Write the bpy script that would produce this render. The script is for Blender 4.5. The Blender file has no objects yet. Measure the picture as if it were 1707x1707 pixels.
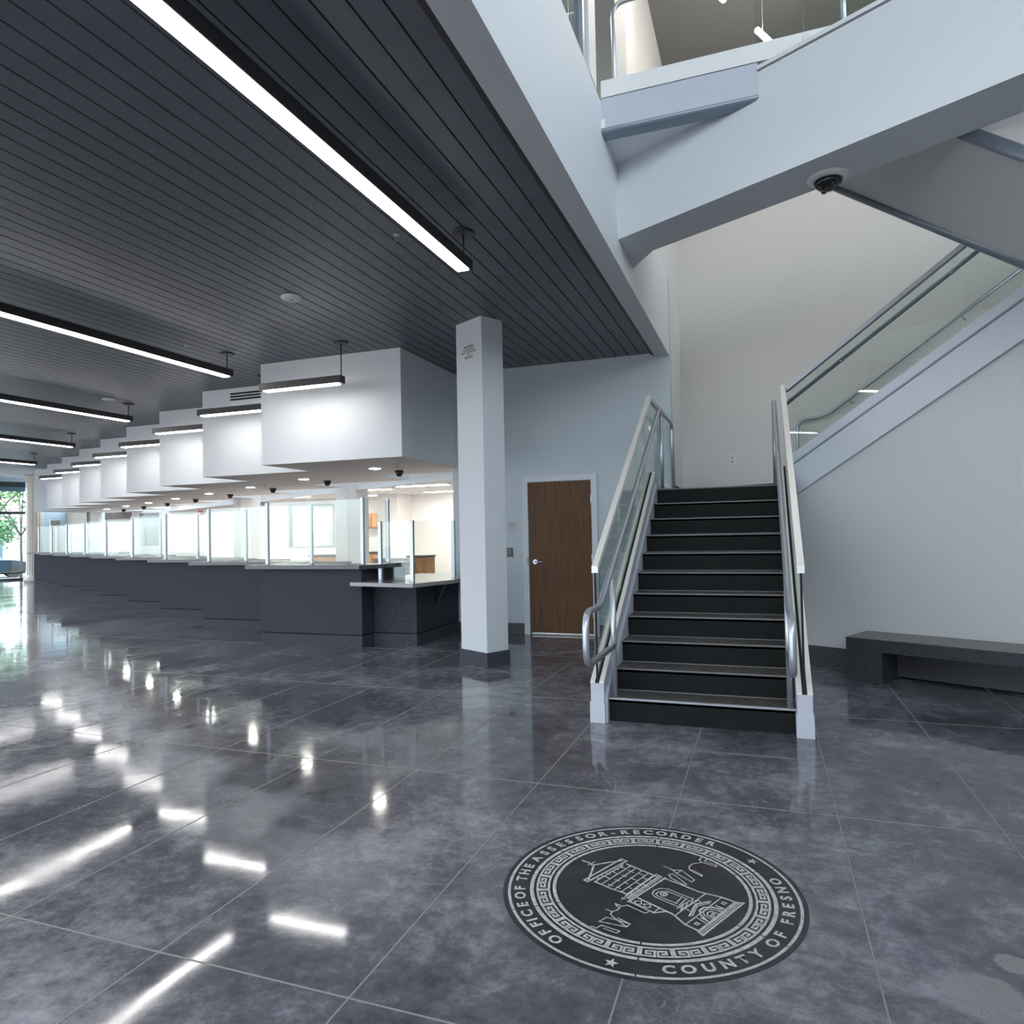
import bpy, bmesh, math, random
from mathutils import Vector, Matrix
random.seed(7)
SC = bpy.context.scene
COL = SC.collection
TH = math.radians(27.7)                       # the building's diagonal
N = Vector((math.sin(TH), math.cos(TH), 0))   # away from the viewer
T = Vector((math.cos(TH), -math.sin(TH), 0))  # to the right, coming nearer
def DG(s, d, z=0.0): return T * s + N * d + Vector((0, 0, z))

# ------------------------------------------------------------------ materials
def srgb(r, g, b):
    f = lambda c: (c / 255 / 12.92) if c / 255 <= .04045 else ((c / 255 + .055) / 1.055) ** 2.4
    return (f(r), f(g), f(b), 1)
def mat(name, col, rough=.5, metal=0.0, noise=0.0, nscale=20, bump=0.0, spec=.5, coat=0.0):
    m = bpy.data.materials.new(name); m.use_nodes = True
    nt = m.node_tree; b = nt.nodes['Principled BSDF']
    b.inputs['Base Color'].default_value = col; b.inputs['Roughness'].default_value = rough
    b.inputs['Metallic'].default_value = metal; b.inputs['Specular IOR Level'].default_value = spec
    b.inputs['Coat Weight'].default_value = coat
    if noise or bump:
        tc = nt.nodes.new('ShaderNodeTexCoord'); nz = nt.nodes.new('ShaderNodeTexNoise')
        nz.inputs['Scale'].default_value = nscale; nz.inputs['Detail'].default_value = 5
        nt.links.new(tc.outputs['Object'], nz.inputs['Vector'])
        if noise:
            mx = nt.nodes.new('ShaderNodeMix'); mx.data_type = 'RGBA'
            mx.inputs[6].default_value = tuple(c * (1 - noise) for c in col[:3]) + (1,)
            mx.inputs[7].default_value = tuple(min(1, c * (1 + noise)) for c in col[:3]) + (1,)
            mr = nt.nodes.new('ShaderNodeMapRange'); mr.inputs[1].default_value = .36; mr.inputs[2].default_value = .64
            nt.links.new(nz.outputs['Fac'], mr.inputs[0]); nt.links.new(mr.outputs[0], mx.inputs[0]); nt.links.new(mx.outputs[2], b.inputs['Base Color'])
        if bump:
            bp = nt.nodes.new('ShaderNodeBump'); bp.inputs['Strength'].default_value = bump; bp.inputs['Distance'].default_value = .002
            nt.links.new(nz.outputs['Fac'], bp.inputs['Height']); nt.links.new(bp.outputs['Normal'], b.inputs['Normal'])
    return m
def emit(name, col, st):
    m = bpy.data.materials.new(name); m.use_nodes = True; nt = m.node_tree
    b = nt.nodes['Principled BSDF']; b.inputs['Base Color'].default_value = (.8, .8, .8, 1)
    b.inputs['Emission Color'].default_value = col; b.inputs['Emission Strength'].default_value = st
    return m
def glass(name, tint=(.93, .97, .95), refl=1.0):
    m = bpy.data.materials.new(name); m.use_nodes = True; nt = m.node_tree
    for n in list(nt.nodes): nt.nodes.remove(n)
    o = nt.nodes.new('ShaderNodeOutputMaterial'); mx = nt.nodes.new('ShaderNodeMixShader')
    tr = nt.nodes.new('ShaderNodeBsdfTransparent'); gl = nt.nodes.new('ShaderNodeBsdfGlossy')
    fr = nt.nodes.new('ShaderNodeLayerWeight'); fr.inputs['Blend'].default_value = .5
    pw = nt.nodes.new('ShaderNodeMath'); pw.operation = 'POWER'; pw.inputs[1].default_value = 5
    ml = nt.nodes.new('ShaderNodeMath'); ml.operation = 'MULTIPLY_ADD'; ml.inputs[1].default_value = .8 * refl; ml.inputs[2].default_value = .035 * refl
    tr.inputs['Color'].default_value = tint + (1,); gl.inputs['Roughness'].default_value = .02
    gl.inputs['Color'].default_value = (.9, .95, .95, 1)
    nt.links.new(fr.outputs['Facing'], pw.inputs[0]); nt.links.new(pw.outputs[0], ml.inputs[0]); nt.links.new(ml.outputs[0], mx.inputs[0])
    nt.links.new(tr.outputs[0], mx.inputs[1]); nt.links.new(gl.outputs[0], mx.inputs[2]); nt.links.new(mx.outputs[0], o.inputs[0])
    return m
M = {}
M['wall'] = mat('painted wall', (.70, .725, .745, 1), .6, bump=.08, nscale=160)
M['wall_door'] = mat('door wall daylight tone', (.49, .555, .595, 1), .6, bump=.08, nscale=160)  # wall paint with dim blue daylight mixed into the colour
M['wall_column'] = mat('pale column paint', (.60, .64, .675, 1), .6, bump=.08, nscale=160)
M['wall_low_shade'] = mat('wall paint with shade', (.53, .54, .545, 1), .6, bump=.08, nscale=160)  # darker than the wall above: shade under the flight put into its colour
M['wall_warm'] = mat('painted warm grey wall', (.70, .69, .675, 1), .6, bump=.08, nscale=160)
M['wall_office'] = mat('white office wall', (.80, .785, .765, 1), .6)
M['wall_office_shade'] = mat('office wall with shade', (.66, .60, .53, 1), .6)  # shading of the turned office wall, put into its colour as cream
M['soffit'] = mat('white soffit paint', (.70, .73, .76, 1), .55, bump=.06, nscale=140)
M['soffit_under'] = mat('soffit underside', (.84, .78, .75, 1), .7)
M['plank'] = mat('dark metal plank', (.112, .122, .148, 1), .42, .0, .06, 6, spec=.5)
M['gap'] = mat('black reveal', (.008, .009, .012, 1), .8)
M['trim_dark'] = mat('dark bronze trim', (.03, .027, .025, 1), .5)
M['ceil_white'] = mat('white gypsum ceiling', (.6, .6, .6, 1), .7)
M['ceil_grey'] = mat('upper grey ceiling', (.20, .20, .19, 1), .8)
M['base'] = mat('charcoal rubber base', (.035, .035, .038, 1), .5)
M['granite'] = mat('grey speckled laminate', (.044, .049, .062, 1), .7, 0, .42, 75, 0, .25)
M['granite_kick'] = mat('grey speckled kick', (.054, .060, .075, 1), .7, 0, .42, 75, 0, .25)
M['slab'] = mat('polished grey countertop', (.055, .060, .068, 1), .25, 0, .2, 160)
M['slab_low'] = mat('polished low countertop', (.24, .24, .245, 1), .14, 0, .15, 300)
M['alu'] = mat('brushed aluminium', (.46, .49, .54, 1), .36, .7)
M['alu_white'] = mat('anodised white aluminium', (.80, .79, .75, 1), .35, .15)
M['steel_paint'] = mat('painted pale steel', (.50, .53, .59, 1), .4, .05)
M['flange'] = mat('painted blue grey steel', (.20, .24, .29, 1), .35, .2)
M['riser'] = mat('black riser rubber', (.011, .012, .012, 1), .75, 0, .12, 8, 0, .15)
M['tread'] = mat('grey worn tread', (.085, .08, .077, 1), .5, 0, .35, 18)
M['nosing'] = mat('pale nosing line', (.15, .15, .155, 1), .6)
M['black'] = mat('black plastic', (.012, .012, .014, 1), .35)
M['blackgloss'] = mat('smoked dome', (.01, .01, .012, 1), .06)
M['white'] = mat('white plastic', (.78, .78, .78, 1), .4)
M['greypl'] = mat('grey plate', (.36, .38, .41, 1), .5)
M['text'] = mat('sign lettering', (.05, .05, .07, 1), .6)
M['bench'] = mat('dark speckled stone', (.036, .040, .047, 1), .55, 0, .6, 130, .1, .3)
M['bench_top'] = mat('honed stone top', (.19, .185, .18, 1), .45, 0, .35, 70)
M['housing'] = mat('dark lamp housing', (.022, .021, .022, 1), .45)
M['lens_counter'] = emit('counter lamp lens', (1.0, .98, .96, 1), 12)
M['lens'] = emit('lamp lens', (1.0, .975, .95, 1), 10.5)
M['troffer'] = emit('office light', (1.0, .955, .905, 1), 17)
M['downlight'] = emit('downlight lens', (1.0, .94, .86, 1), 60)
M['tube'] = emit('pendant tube', (1.0, .93, .82, 1), 20)
M['wood_cab'] = mat('light wood', (.46, .25, .12, 1), .45, 0, .15, 9)
M['grey_panel'] = mat('taupe panel', (.20, .18, .165, 1), .5)
M['frame_dark'] = mat('dark window frame', (.02, .03, .035, 1), .4)
M['cream'] = mat('cream painted plaster', (.66, .60, .53, 1), .55)
M['wall_day_tint'] = mat('end wall daylight tint', (.42, .55, .64, 1), .6)  # window daylight put into the end wall's colour as blue
M['red'] = mat('red alarm', (.62, .10, .07, 1), .4)
M['glass'] = glass('clear glass', (.94, .97, .955), 1.0)
M['glass_green'] = glass('green tinted glass', (.90, .94, .925), 1.0)
M['asphalt'] = mat('street', (.28, .28, .28, 1), .9)
M['bark'] = mat('bark', (.10, .085, .07, 1), .9)
M['leaf'] = mat('leaves', (.13, .27, .09, 1), .7, 0, .4, 6)
M['leaf2'] = mat('street leaves', (.09, .20, .09, 1), .7, 0, .4, 6)
M['car'] = mat('dark car paint', (.02, .035, .055, 1), .2, .3)
M['carglass'] = mat('car window', (.25, .33, .38, 1), .08)
M['tyre'] = mat('tyre', (.012, .012, .012, 1), .8)
M['bldg'] = mat('pale street building', (.80, .80, .78, 1), .7)
M['bldg_dark'] = mat('street glazing', (.08, .14, .18, 1), .15)
M['inlay'] = mat('pale engraved line', (.50, .50, .51, 1), .42, 0, .18, 40)
M['seal_dark'] = mat('stained dark disc', (.030, .032, .038, 1), .30, 0, .25, 7)
M['joint'] = mat('pale floor joint', (.27, .265, .25, 1), .4)

# wood door: stretched grain
def wood_door():
    m = mat('walnut veneer', (.085, .042, .02, 1), .5, spec=.2)
    nt = m.node_tree; b = nt.nodes['Principled BSDF']
    tc = nt.nodes.new('ShaderNodeTexCoord'); mp = nt.nodes.new('ShaderNodeMapping'); mp.inputs['Scale'].default_value = (26, 26, .8)
    nz = nt.nodes.new('ShaderNodeTexNoise'); nz.inputs['Scale'].default_value = 2.2; nz.inputs['Detail'].default_value = 7
    cr = nt.nodes.new('ShaderNodeValToRGB'); cr.color_ramp.elements[0].position = .3; cr.color_ramp.elements[1].position = .75
    cr.color_ramp.elements[0].color = (.072, .036, .018, 1); cr.color_ramp.elements[1].color = (.155, .082, .040, 1)
    nt.links.new(tc.outputs['Object'], mp.inputs[0]); nt.links.new(mp.outputs[0], nz.inputs['Vector'])
    nt.links.new(nz.outputs['Fac'], cr.inputs[0]); nt.links.new(cr.outputs[0], b.inputs['Base Color'])
    return m
M['door'] = wood_door()

# polished concrete: blotches, veins of crazing, local gloss
STAINS = ((.59, 2.50, .125), (.72, 2.71, .05))
def concrete():
    m = mat('polished concrete', (.1, .1, .1, 1), .2)
    nt = m.node_tree; b = nt.nodes['Principled BSDF']; L = nt.links
    tc = nt.nodes.new('ShaderNodeTexCoord')
    def nz(scale, det, dist=0.0, rough=.55):
        n = nt.nodes.new('ShaderNodeTexNoise'); n.inputs['Scale'].default_value = scale; n.inputs['Detail'].default_value = det
        n.inputs['Distortion'].default_value = dist; n.inputs['Roughness'].default_value = rough
        L.new(tc.outputs['Object'], n.inputs['Vector']); return n
    a = nz(1.1, 12, .5, .68); f = nz(9.0, 10, .2, .78); big = nz(.42, 3, .2)
    mx = nt.nodes.new('ShaderNodeMix'); mx.data_type = 'FLOAT'; mx.inputs[0].default_value = .46
    L.new(a.outputs['Fac'], mx.inputs[2]); L.new(f.outputs['Fac'], mx.inputs[3])
    mx2 = nt.nodes.new('ShaderNodeMix'); mx2.data_type = 'FLOAT'; mx2.inputs[0].default_value = .22
    L.new(mx.outputs[0], mx2.inputs[2]); L.new(big.outputs['Fac'], mx2.inputs[3])
    cr = nt.nodes.new('ShaderNodeValToRGB'); e = cr.color_ramp.elements
    e[0].position = .38; e[0].color = (.046, .048, .060, 1)
    e[1].position = .64; e[1].color = (.41, .42, .47, 1)
    k = e.new(.5); k.color = (.135, .140, .168, 1)
    L.new(mx2.outputs[0], cr.inputs[0])
    # crazing
    vo = nt.nodes.new('ShaderNodeTexVoronoi'); vo.feature = 'DISTANCE_TO_EDGE'; vo.inputs['Scale'].default_value = 13
    wv = nz(5, 4, 0); va = nt.nodes.new('ShaderNodeVectorMath'); va.operation = 'MULTIPLY_ADD'
    va.inputs[1].default_value = (.22, .22, 0)
    L.new(wv.outputs['Color'], va.inputs[0]); L.new(tc.outputs['Object'], va.inputs[2]); L.new(va.outputs[0], vo.inputs['Vector'])
    mr = nt.nodes.new('ShaderNodeMapRange'); mr.inputs[1].default_value = 0; mr.inputs[2].default_value = .03
    mr.inputs[3].default_value = 1; mr.inputs[4].default_value = 0; L.new(vo.outputs['Distance'], mr.inputs[0])
    patch = nz(.8, 3, .3); pr = nt.nodes.new('ShaderNodeMapRange'); pr.inputs[1].default_value = .44; pr.inputs[2].default_value = .62
    pr.inputs[3].default_value = 0; pr.inputs[4].default_value = .5; L.new(patch.outputs['Fac'], pr.inputs[0])
    mu = nt.nodes.new('ShaderNodeMath'); mu.operation = 'MULTIPLY'; L.new(mr.outputs[0], mu.inputs[0]); L.new(pr.outputs[0], mu.inputs[1])
    mc = nt.nodes.new('ShaderNodeMix'); mc.data_type = 'RGBA'; mc.inputs[7].default_value = (.36, .36, .38, 1)
    L.new(mu.outputs[0], mc.inputs[0]); L.new(cr.outputs[0], mc.inputs[6])
    last = mc.outputs[2]
    def math_(op, x, y):
        n = nt.nodes.new('ShaderNodeMath'); n.operation = op
        for i, v in enumerate((x, y)):
            if hasattr(v, 'links'): L.new(v, n.inputs[i])
            else: n.inputs[i].default_value = v
        return n.outputs[0]
    edge = nz(9, 6, .3, .7); grit = nz(150, 3, 0, .6)
    for cx_, cy_, rad in STAINS:                    # pale worn patches with dark aggregate showing
        vd = nt.nodes.new('ShaderNodeVectorMath'); vd.operation = 'DISTANCE'; vd.inputs[1].default_value = (cx_, cy_, 0)
        L.new(tc.outputs['Object'], vd.inputs[0])
        q = math_('ADD', vd.outputs['Value'], math_('MULTIPLY', math_('SUBTRACT', edge.outputs['Fac'], .5), rad * 1.3))
        mk = nt.nodes.new('ShaderNodeMapRange'); mk.inputs[1].default_value = rad * .88; mk.inputs[2].default_value = rad * 1.08
        mk.inputs[3].default_value = .85; mk.inputs[4].default_value = 0; L.new(q, mk.inputs[0])
        gr = nt.nodes.new('ShaderNodeValToRGB'); gr.color_ramp.elements[0].position = .33; gr.color_ramp.elements[0].color = (.05, .05, .055, 1)
        gr.color_ramp.elements[1].position = .40; gr.color_ramp.elements[1].color = (.27, .27, .28, 1); L.new(grit.outputs['Fac'], gr.inputs[0])
        ms = nt.nodes.new('ShaderNodeMix'); ms.data_type = 'RGBA'; L.new(mk.outputs[0], ms.inputs[0]); L.new(last, ms.inputs[6]); L.new(gr.outputs[0], ms.inputs[7])
        last = ms.outputs[2]
    L.new(last, b.inputs['Base Color'])
    rr = nt.nodes.new('ShaderNodeMapRange'); rr.inputs[1].default_value = .35; rr.inputs[2].default_value = .7
    rr.inputs[3].default_value = .04; rr.inputs[4].default_value = .13
    L.new(a.outputs['Fac'], rr.inputs[0]); L.new(rr.outputs[0], b.inputs['Roughness'])
    bm = nt.nodes.new('ShaderNodeBump'); bm.inputs['Strength'].default_value = .14; bm.inputs['Distance'].default_value = .01
    lo = nz(1.6, 2, .4); L.new(lo.outputs['Fac'], bm.inputs['Height']); L.new(bm.outputs['Normal'], b.inputs['Normal'])
    b.inputs['Specular IOR Level'].default_value = .40
    return m
M['floor'] = concrete()

# ------------------------------------------------------------------ geometry helpers
class MB:
    def __init__(s): s.bm = bmesh.new()
    def _hull(s, vs, faces):
        v = [s.bm.verts.new(p) for p in vs]
        for f in faces:
            try: s.bm.faces.new([v[i] for i in f])
            except ValueError: pass
        return v
    def box(s, x0, y0, z0, x1, y1, z1, bev=0.0):
        q = bmesh.new() if bev else s.bm
        ps = [(x, y, z) for z in (z0, z1) for x, y in ((x0, y0), (x1, y0), (x1, y1), (x0, y1))]
        v = [q.verts.new(p) for p in ps]
        for f in ((3, 2, 1, 0), (4, 5, 6, 7), (0, 1, 5, 4), (1, 2, 6, 5), (2, 3, 7, 6), (3, 0, 4, 7)): q.faces.new([v[i] for i in f])
        if bev:
            bmesh.ops.bevel(q, geom=q.edges[:], offset=bev, segments=2, profile=.5, affect='EDGES')
            me = bpy.data.meshes.new('t'); q.to_mesh(me); q.free(); s.bm.from_mesh(me); bpy.data.meshes.remove(me)
        return s
    def obox(s, o, ux, uy, uz, bev=0.0):            # box from a corner and three edge vectors
        o, ux, uy, uz = map(Vector, (o, ux, uy, uz)); t = MB(); t.box(0, 0, 0, 1, 1, 1)
        if ux.cross(uy).dot(uz) < 0: o = o + ux; ux = -ux
        for v in t.bm.verts: v.co = o + ux * v.co.x + uy * v.co.y + uz * v.co.z
        if bev: bmesh.ops.bevel(t.bm, geom=t.bm.edges[:], offset=bev, segments=2, profile=.5, affect='EDGES')
        return s.merge(t)
    def prism(s, poly, ext):                       # planar polygon swept by a vector
        a = [Vector(p) for p in poly]; e = Vector(ext); n = len(a)
        v = [s.bm.verts.new(p) for p in a] + [s.bm.verts.new(p + e) for p in a]
        fs = [s.bm.faces.new(v[:n][::-1]), s.bm.faces.new(v[n:])]
        for i in range(n): fs.append(s.bm.faces.new((v[i], v[(i + 1) % n], v[n + (i + 1) % n], v[n + i])))
        bmesh.ops.recalc_face_normals(s.bm, faces=fs); return s
    def tube(s, pts, r, seg=12, cap=True, round_=0.0):
        P = [Vector(p) for p in pts]
        if round_:
            Q = [P[0]]
            for i in range(1, len(P) - 1):
                a, b, c = P[i - 1], P[i], P[i + 1]; d1 = (a - b); d2 = (c - b)
                k = min(round_, d1.length * .48, d2.length * .48); p0 = b + d1.normalized() * k; p1 = b + d2.normalized() * k
                for j in range(7):
                    t = j / 6; Q.append(p0 * (1 - t) ** 2 + b * 2 * t * (1 - t) + p1 * t * t)
            Q.append(P[-1]); P = Q
        rings = []; up = None
        for i, p in enumerate(P):
            d = (P[min(i + 1, len(P) - 1)] - P[max(i - 1, 0)]).normalized()
            if up is None: up = Vector((0, 0, 1)) if abs(d.z) < .9 else Vector((1, 0, 0))
            x = d.cross(up).normalized(); up = x.cross(d).normalized()
            rings.append([s.bm.verts.new(p + (x * math.cos(2 * math.pi * k / seg) + up * math.sin(2 * math.pi * k / seg)) * r) for k in range(seg)])
        for a, b in zip(rings, rings[1:]):
            for k in range(seg):
                f = s.bm.faces.new((a[k], a[(k + 1) % seg], b[(k + 1) % seg], b[k])); f.smooth = True
        if cap: s.bm.faces.new(rings[0][::-1]); s.bm.faces.new(rings[-1])
        return s
    def lathe(s, c, prof, seg=24):                 # profile of (radius, z), spun about a vertical axis
        c = Vector(c); rings = []
        for r, z in prof:
            rings.append([s.bm.verts.new(c + Vector((r * math.cos(2 * math.pi * k / seg), r * math.sin(2 * math.pi * k / seg), z))) for k in range(seg)])
        fs = []
        for a, b in zip(rings, rings[1:]):
            for k in range(seg):
                f = s.bm.faces.new((a[k], a[(k + 1) % seg], b[(k + 1) % seg], b[k])); f.smooth = True; fs.append(f)
        fs.append(s.bm.faces.new(rings[0][::-1])); fs.append(s.bm.faces.new(rings[-1]))
        bmesh.ops.recalc_face_normals(s.bm, faces=fs); return s
    def merge(s, o):
        me = bpy.data.meshes.new('t'); o.bm.to_mesh(me); o.bm.free(); s.bm.from_mesh(me); bpy.data.meshes.remove(me); return s
    def quad(s, a, b, c, d): s.bm.faces.new([s.bm.verts.new(p) for p in (a, b, c, d)]); return s
    def poly(s, pts): s.bm.faces.new([s.bm.verts.new(p) for p in pts]); return s
    def build(s, name, m, parent=None, org=None, world=None):
        me = bpy.data.meshes.new(name)
        o = bpy.data.objects.new(name, me); COL.objects.link(o)
        off = Vector(org) if org is not None else (Vector(parent['_o']) if parent is not None else Vector((0, 0, 0)))
        if off.length: bmesh.ops.translate(s.bm, verts=s.bm.verts[:], vec=-off)
        s.bm.to_mesh(me); s.bm.free(); me.materials.append(m)
        if parent is not None: o.parent = parent
        elif org is not None: o.location = org
        o['_o'] = tuple(off)
        return o
def tag(o, label, cat=None, group=None, kind=None):
    o['label'] = label
    if cat: o['category'] = cat
    if group: o['group'] = group
    if kind: o['kind'] = kind
    return o
def thing(name, loc, label, cat, group=None):
    o = bpy.data.objects.new(name, None); o.location = loc; o.empty_display_size = .1; COL.objects.link(o)
    o['_o'] = tuple(loc); return tag(o, label, cat, group)
def struct(name, mb, m, label=None):
    o = mb.build(name, m); o['kind'] = 'structure'
    if label: o['label'] = label
    return o
def dup(root, vec, label):
    r = root.copy(); COL.objects.link(r); r.location = Vector(root.location) + Vector(vec); r['label'] = label
    for ch in list(root.children):
        c = ch.copy(); COL.objects.link(c); c.parent = r
        for g in list(ch.children):
            d = g.copy(); COL.objects.link(d); d.parent = c
    return r
def text_mesh(body, size, bold=0.0):
    cu = bpy.data.curves.new('txt', 'FONT'); cu.body = body; cu.size = size; cu.align_x = 'CENTER'; cu.align_y = 'CENTER'; cu.offset = bold
    cu.resolution_u = 4
    ob = bpy.data.objects.new('txt', cu); COL.objects.link(ob)
    dg = bpy.context.evaluated_depsgraph_get(); me = bpy.data.meshes.new_from_object(ob.evaluated_get(dg))
    bpy.data.objects.remove(ob); bpy.data.curves.remove(cu); return me
def ordn(i): return ['nearest', 'second', 'third', 'fourth', 'fifth', 'sixth', 'seventh', 'eighth', 'ninth', 'tenth', 'eleventh'][i]

# ------------------------------------------------------------------ camera
cam = bpy.data.cameras.new('camera'); co = bpy.data.objects.new('camera', cam); COL.objects.link(co)
yaw, pit, rol = 0.3472622127, 0.0277182556, -0.0198746243
F = Vector((-math.sin(yaw) * math.cos(pit), math.cos(yaw) * math.cos(pit), math.sin(pit)))
R0 = Vector((math.cos(yaw), math.sin(yaw), 0)); U0 = R0.cross(F)
R1 = R0 * math.cos(rol) + U0 * math.sin(rol); U1 = -R0 * math.sin(rol) + U0 * math.cos(rol)
mw = Matrix((R1, U1, -F)).transposed().to_4x4(); mw.translation = (0, 0, 1.44)
co.matrix_world = mw
cam.sensor_fit = 'HORIZONTAL'; cam.sensor_width = 36; cam.lens = 1159.97 / 1707 * 36; cam.clip_end = 300; cam.clip_start = .05
SC.camera = co

# ------------------------------------------------------------------ room shell
ZC = 3.76; XB = -1.107; YD = 9.256; ZL = 1.8865
RIS, TRD, Y0 = 0.1715, 0.2807, 5.211
f = MB()
f.prism([(8, -17, -.12), (8, 6, -.12), (4, 11, -.12), (-8, 18.6, -.12), (-25.6, 18.6, -.12), tuple(DG(-31.5, 3.9, -.12)), tuple(DG(-31.5, -24.4, -.12))], (0, 0, .12))
nf = len(f.bm.faces)
cols = [-3.505, -2.764, -2.023, -1.2545, -.4667, .301, 1.0026, 1.76, 2.52, 3.28] + [-3.505 - .742 * k for k in range(1, 30)]
for x in cols:
    ye = 9.2 if x > -6.4 else 7.6 + (-6.4 - x) * .525
    f.box(x - .0032, -3, -.001, x + .0032, ye, .0012)
for y in (-.05, 1.888, 3.811, 5.766, 7.70):
    f.box(-25, y - .0032, -.001, 4.5, y + .0032, .0011)
f.bm.faces.ensure_lookup_table()
for k in range(nf, len(f.bm.faces)): f.bm.faces[k].material_index = 1
fo = struct('floor', f, M['floor'], 'polished dark grey concrete floor with pale saw-cut joint lines'); fo.data.materials.append(M['joint'])

# plank ceiling: every plank its own bevel-edged strip inside one mesh
c = MB()
k = 0; x = -1.345
while x > -25.5:
    x1 = x - .149
    ye = YD if x > -4.2 else 9.9 + (-4.2 - x) * .523
    ye = min(ye, (.885 * x + 26.5) / .465)
    if ye > -6: c.box(x1 + .006, -16, ZC, x - .006, ye, ZC + .015)
    x = x1
struct('ceiling', c, M['plank'], 'dark slate metal plank ceiling over the lobby')
c = MB(); c.poly([(-1.29, -16, ZC + .03), (-1.29, YD, ZC + .03), (-4.2, YD + .6, ZC + .03), tuple(DG(-26.5, 4.7, ZC + .03)), tuple(DG(-26.5, -20, ZC + .03))])
struct('ceiling_reveal', c, M['gap'])
b = MB(); b.box(-1.345, -16, 3.735, -1.31, YD, ZC + .02); b.box(-1.312, -16, 3.722, -1.289, YD, ZC + .02)
struct('trim_1', b, M['trim_dark'], 'dark edge trim where the plank ceiling meets the pale beam')
c = MB(); c.prism([tuple(DG(-31.5, -22, ZC + .01)), tuple(DG(-31.5, 5.5, ZC + .01)), tuple(DG(-26.4, 5.5, ZC + .01)), tuple(DG(-26.4, -22, ZC + .01))], (0, 0, .08))
struct('ceiling_far', c, M['ceil_white'], 'white gypsum ceiling at the far window end')
# fascia and walls on the atrium side
w = MB(); w.box(-1.29, -16, 3.70, XB, YD, 4.775)
struct('wall_fascia', w, M['wall'], 'tall pale fascia above the edge of the plank ceiling')
w = MB(); w.box(-4.26, YD, 0, XB, YD + .15, 4.775)
struct('wall_door', w, M['wall_door'], 'pale wall toned as in blue daylight, holding the walnut door')
w = MB(); w.box(XB - .15, YD + .15, 0, XB, 10.62, 7.6); w.box(XB - .10, 6.5, 4.775, XB, YD + .15, 7.6)
struct('wall_left', w, M['wall_warm'])
w = MB(); w.prism([tuple(DG(-6.1, 8.78)), tuple(DG(5.5, 8.78)), tuple(DG(5.5, 8.93)), tuple(DG(-6.1, 8.93))], (0, 0, 7.6))
struct('wall_back', w, M['wall_warm'], 'tall plain grey wall behind the stair landing')
def sl(s, z0, s0, k=.60): return z0 + k * (s - s0)
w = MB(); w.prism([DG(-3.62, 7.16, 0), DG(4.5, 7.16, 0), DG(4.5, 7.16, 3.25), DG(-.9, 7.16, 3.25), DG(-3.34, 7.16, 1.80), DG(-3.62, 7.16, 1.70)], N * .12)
struct('wall_right', w, M['wall_low_shade'], 'grey wall under the second stair flight behind the stone bench')
w = MB(); w.box(6.2, -7, 0, 6.35, 8.0, 4.6); w.box(.2, -5.2, 0, 6.2, -5.05, 4.6); struct('wall_light_block', w, M['wall_warm'])  # unseen walls added to keep light off the wall behind the bench
w = MB(); w.box(-1.22, 8.05, 0, -1.10, YD, 1.64)
struct('wall_landing', w, M['wall'])
c = MB(); c.box(-6, -6, 7.6, 9, 13, 7.7)
struct('ceiling_upper', c, M['ceil_grey'], 'grey ceiling high above the staircase')
w = MB(); w.box(-3.3, -6, 4.775, -3.15, 12, 7.6); struct('wall_upper', w, M['wall_warm'])
c = MB(); c.box(-5, -6, 4.45, -1.29, 12, 4.77); struct('floor_upper', c, M['ceil_white'])
for nm, mb in (('baseboard_door', MB().box(-4.25, YD - .014, 0, -3.19, YD, .15).box(-2.13, YD - .014, 0, XB, YD, .15)),
               ('baseboard_right', MB().obox(DG(-3.5, 7.146), T * 8, N * .014, (0, 0, .20))),
               ('baseboard_landing', MB().obox(DG(-6.05, 8.766, ZL), T * 3, N * .014, (0, 0, .12)).box(XB, YD, ZL, XB + .014, 10.5, ZL + .12))):
    struct(nm, mb, M['base'])

# the diagonal beam, the slab triangle and the channel
b = MB()
sx = lambda d: (XB - N.x * d) / T.x            # where plane d meets the fascia
b.prism([DG(sx(4.70), 4.70, 3.93), DG(5.0, 4.70, 3.93), DG(5.0, 5.20, 3.93), (-.865, 6.245, 3.93), (XB, 6.60, 3.93)], (0, 0, .80))
struct('wall_bridge', b, M['wall'], 'broad pale diagonal bridge beam crossing above the staircase')
b = MB(); b.obox(DG(sx(4.70) + 1.3, 4.688, 4.742), T * 7.4, N * .53, (0, 0, .030))
struct('trim_2', b, M['white'], 'thin metal capping on the diagonal bridge beam')
b = MB(); b.prism([(XB, 5.325, 4.575), (.02, 5.325, 4.575), (XB, 5.9, 4.575)], (0, 0, .2))
struct('ceiling_landing', b, M['wall'])
ch = thing('edge_channel', (-.5, 5.24, 4.53), 'pale steel channel beam fixed between fascia and diagonal bridge beam', 'steel beam')
b = MB(); b.prism([(XB, 5.285, 4.535), (XB, 5.285, 4.80), (XB, 5.32, 4.80), (XB, 5.32, 4.535)], (1.155, 0, 0)); b.build('web', M['steel_paint'], ch)
b = MB()
pr = [(XB, 5.275 + .028 * (1 - math.cos(a)), 4.553 - .028 * math.sin(a)) for a in [i * math.pi / 8 for i in range(5)]] + [(XB, 5.40, 4.525), (XB, 5.40, 4.56), (XB, 5.275, 4.56)]
b.prism(pr, (1.155, 0, 0)); b.build('flange', M['flange'], ch)
b = MB(); b.box(XB, 5.272, 4.56, XB + .03, 5.286, 4.63); b.build('clip', M['white'], ch)
b = MB(); b.box(XB, 5.295, 4.815, .62, 5.40, 4.95); struct('trim_3', b, M['white'], 'white upstand along the upper landing edge')

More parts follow.
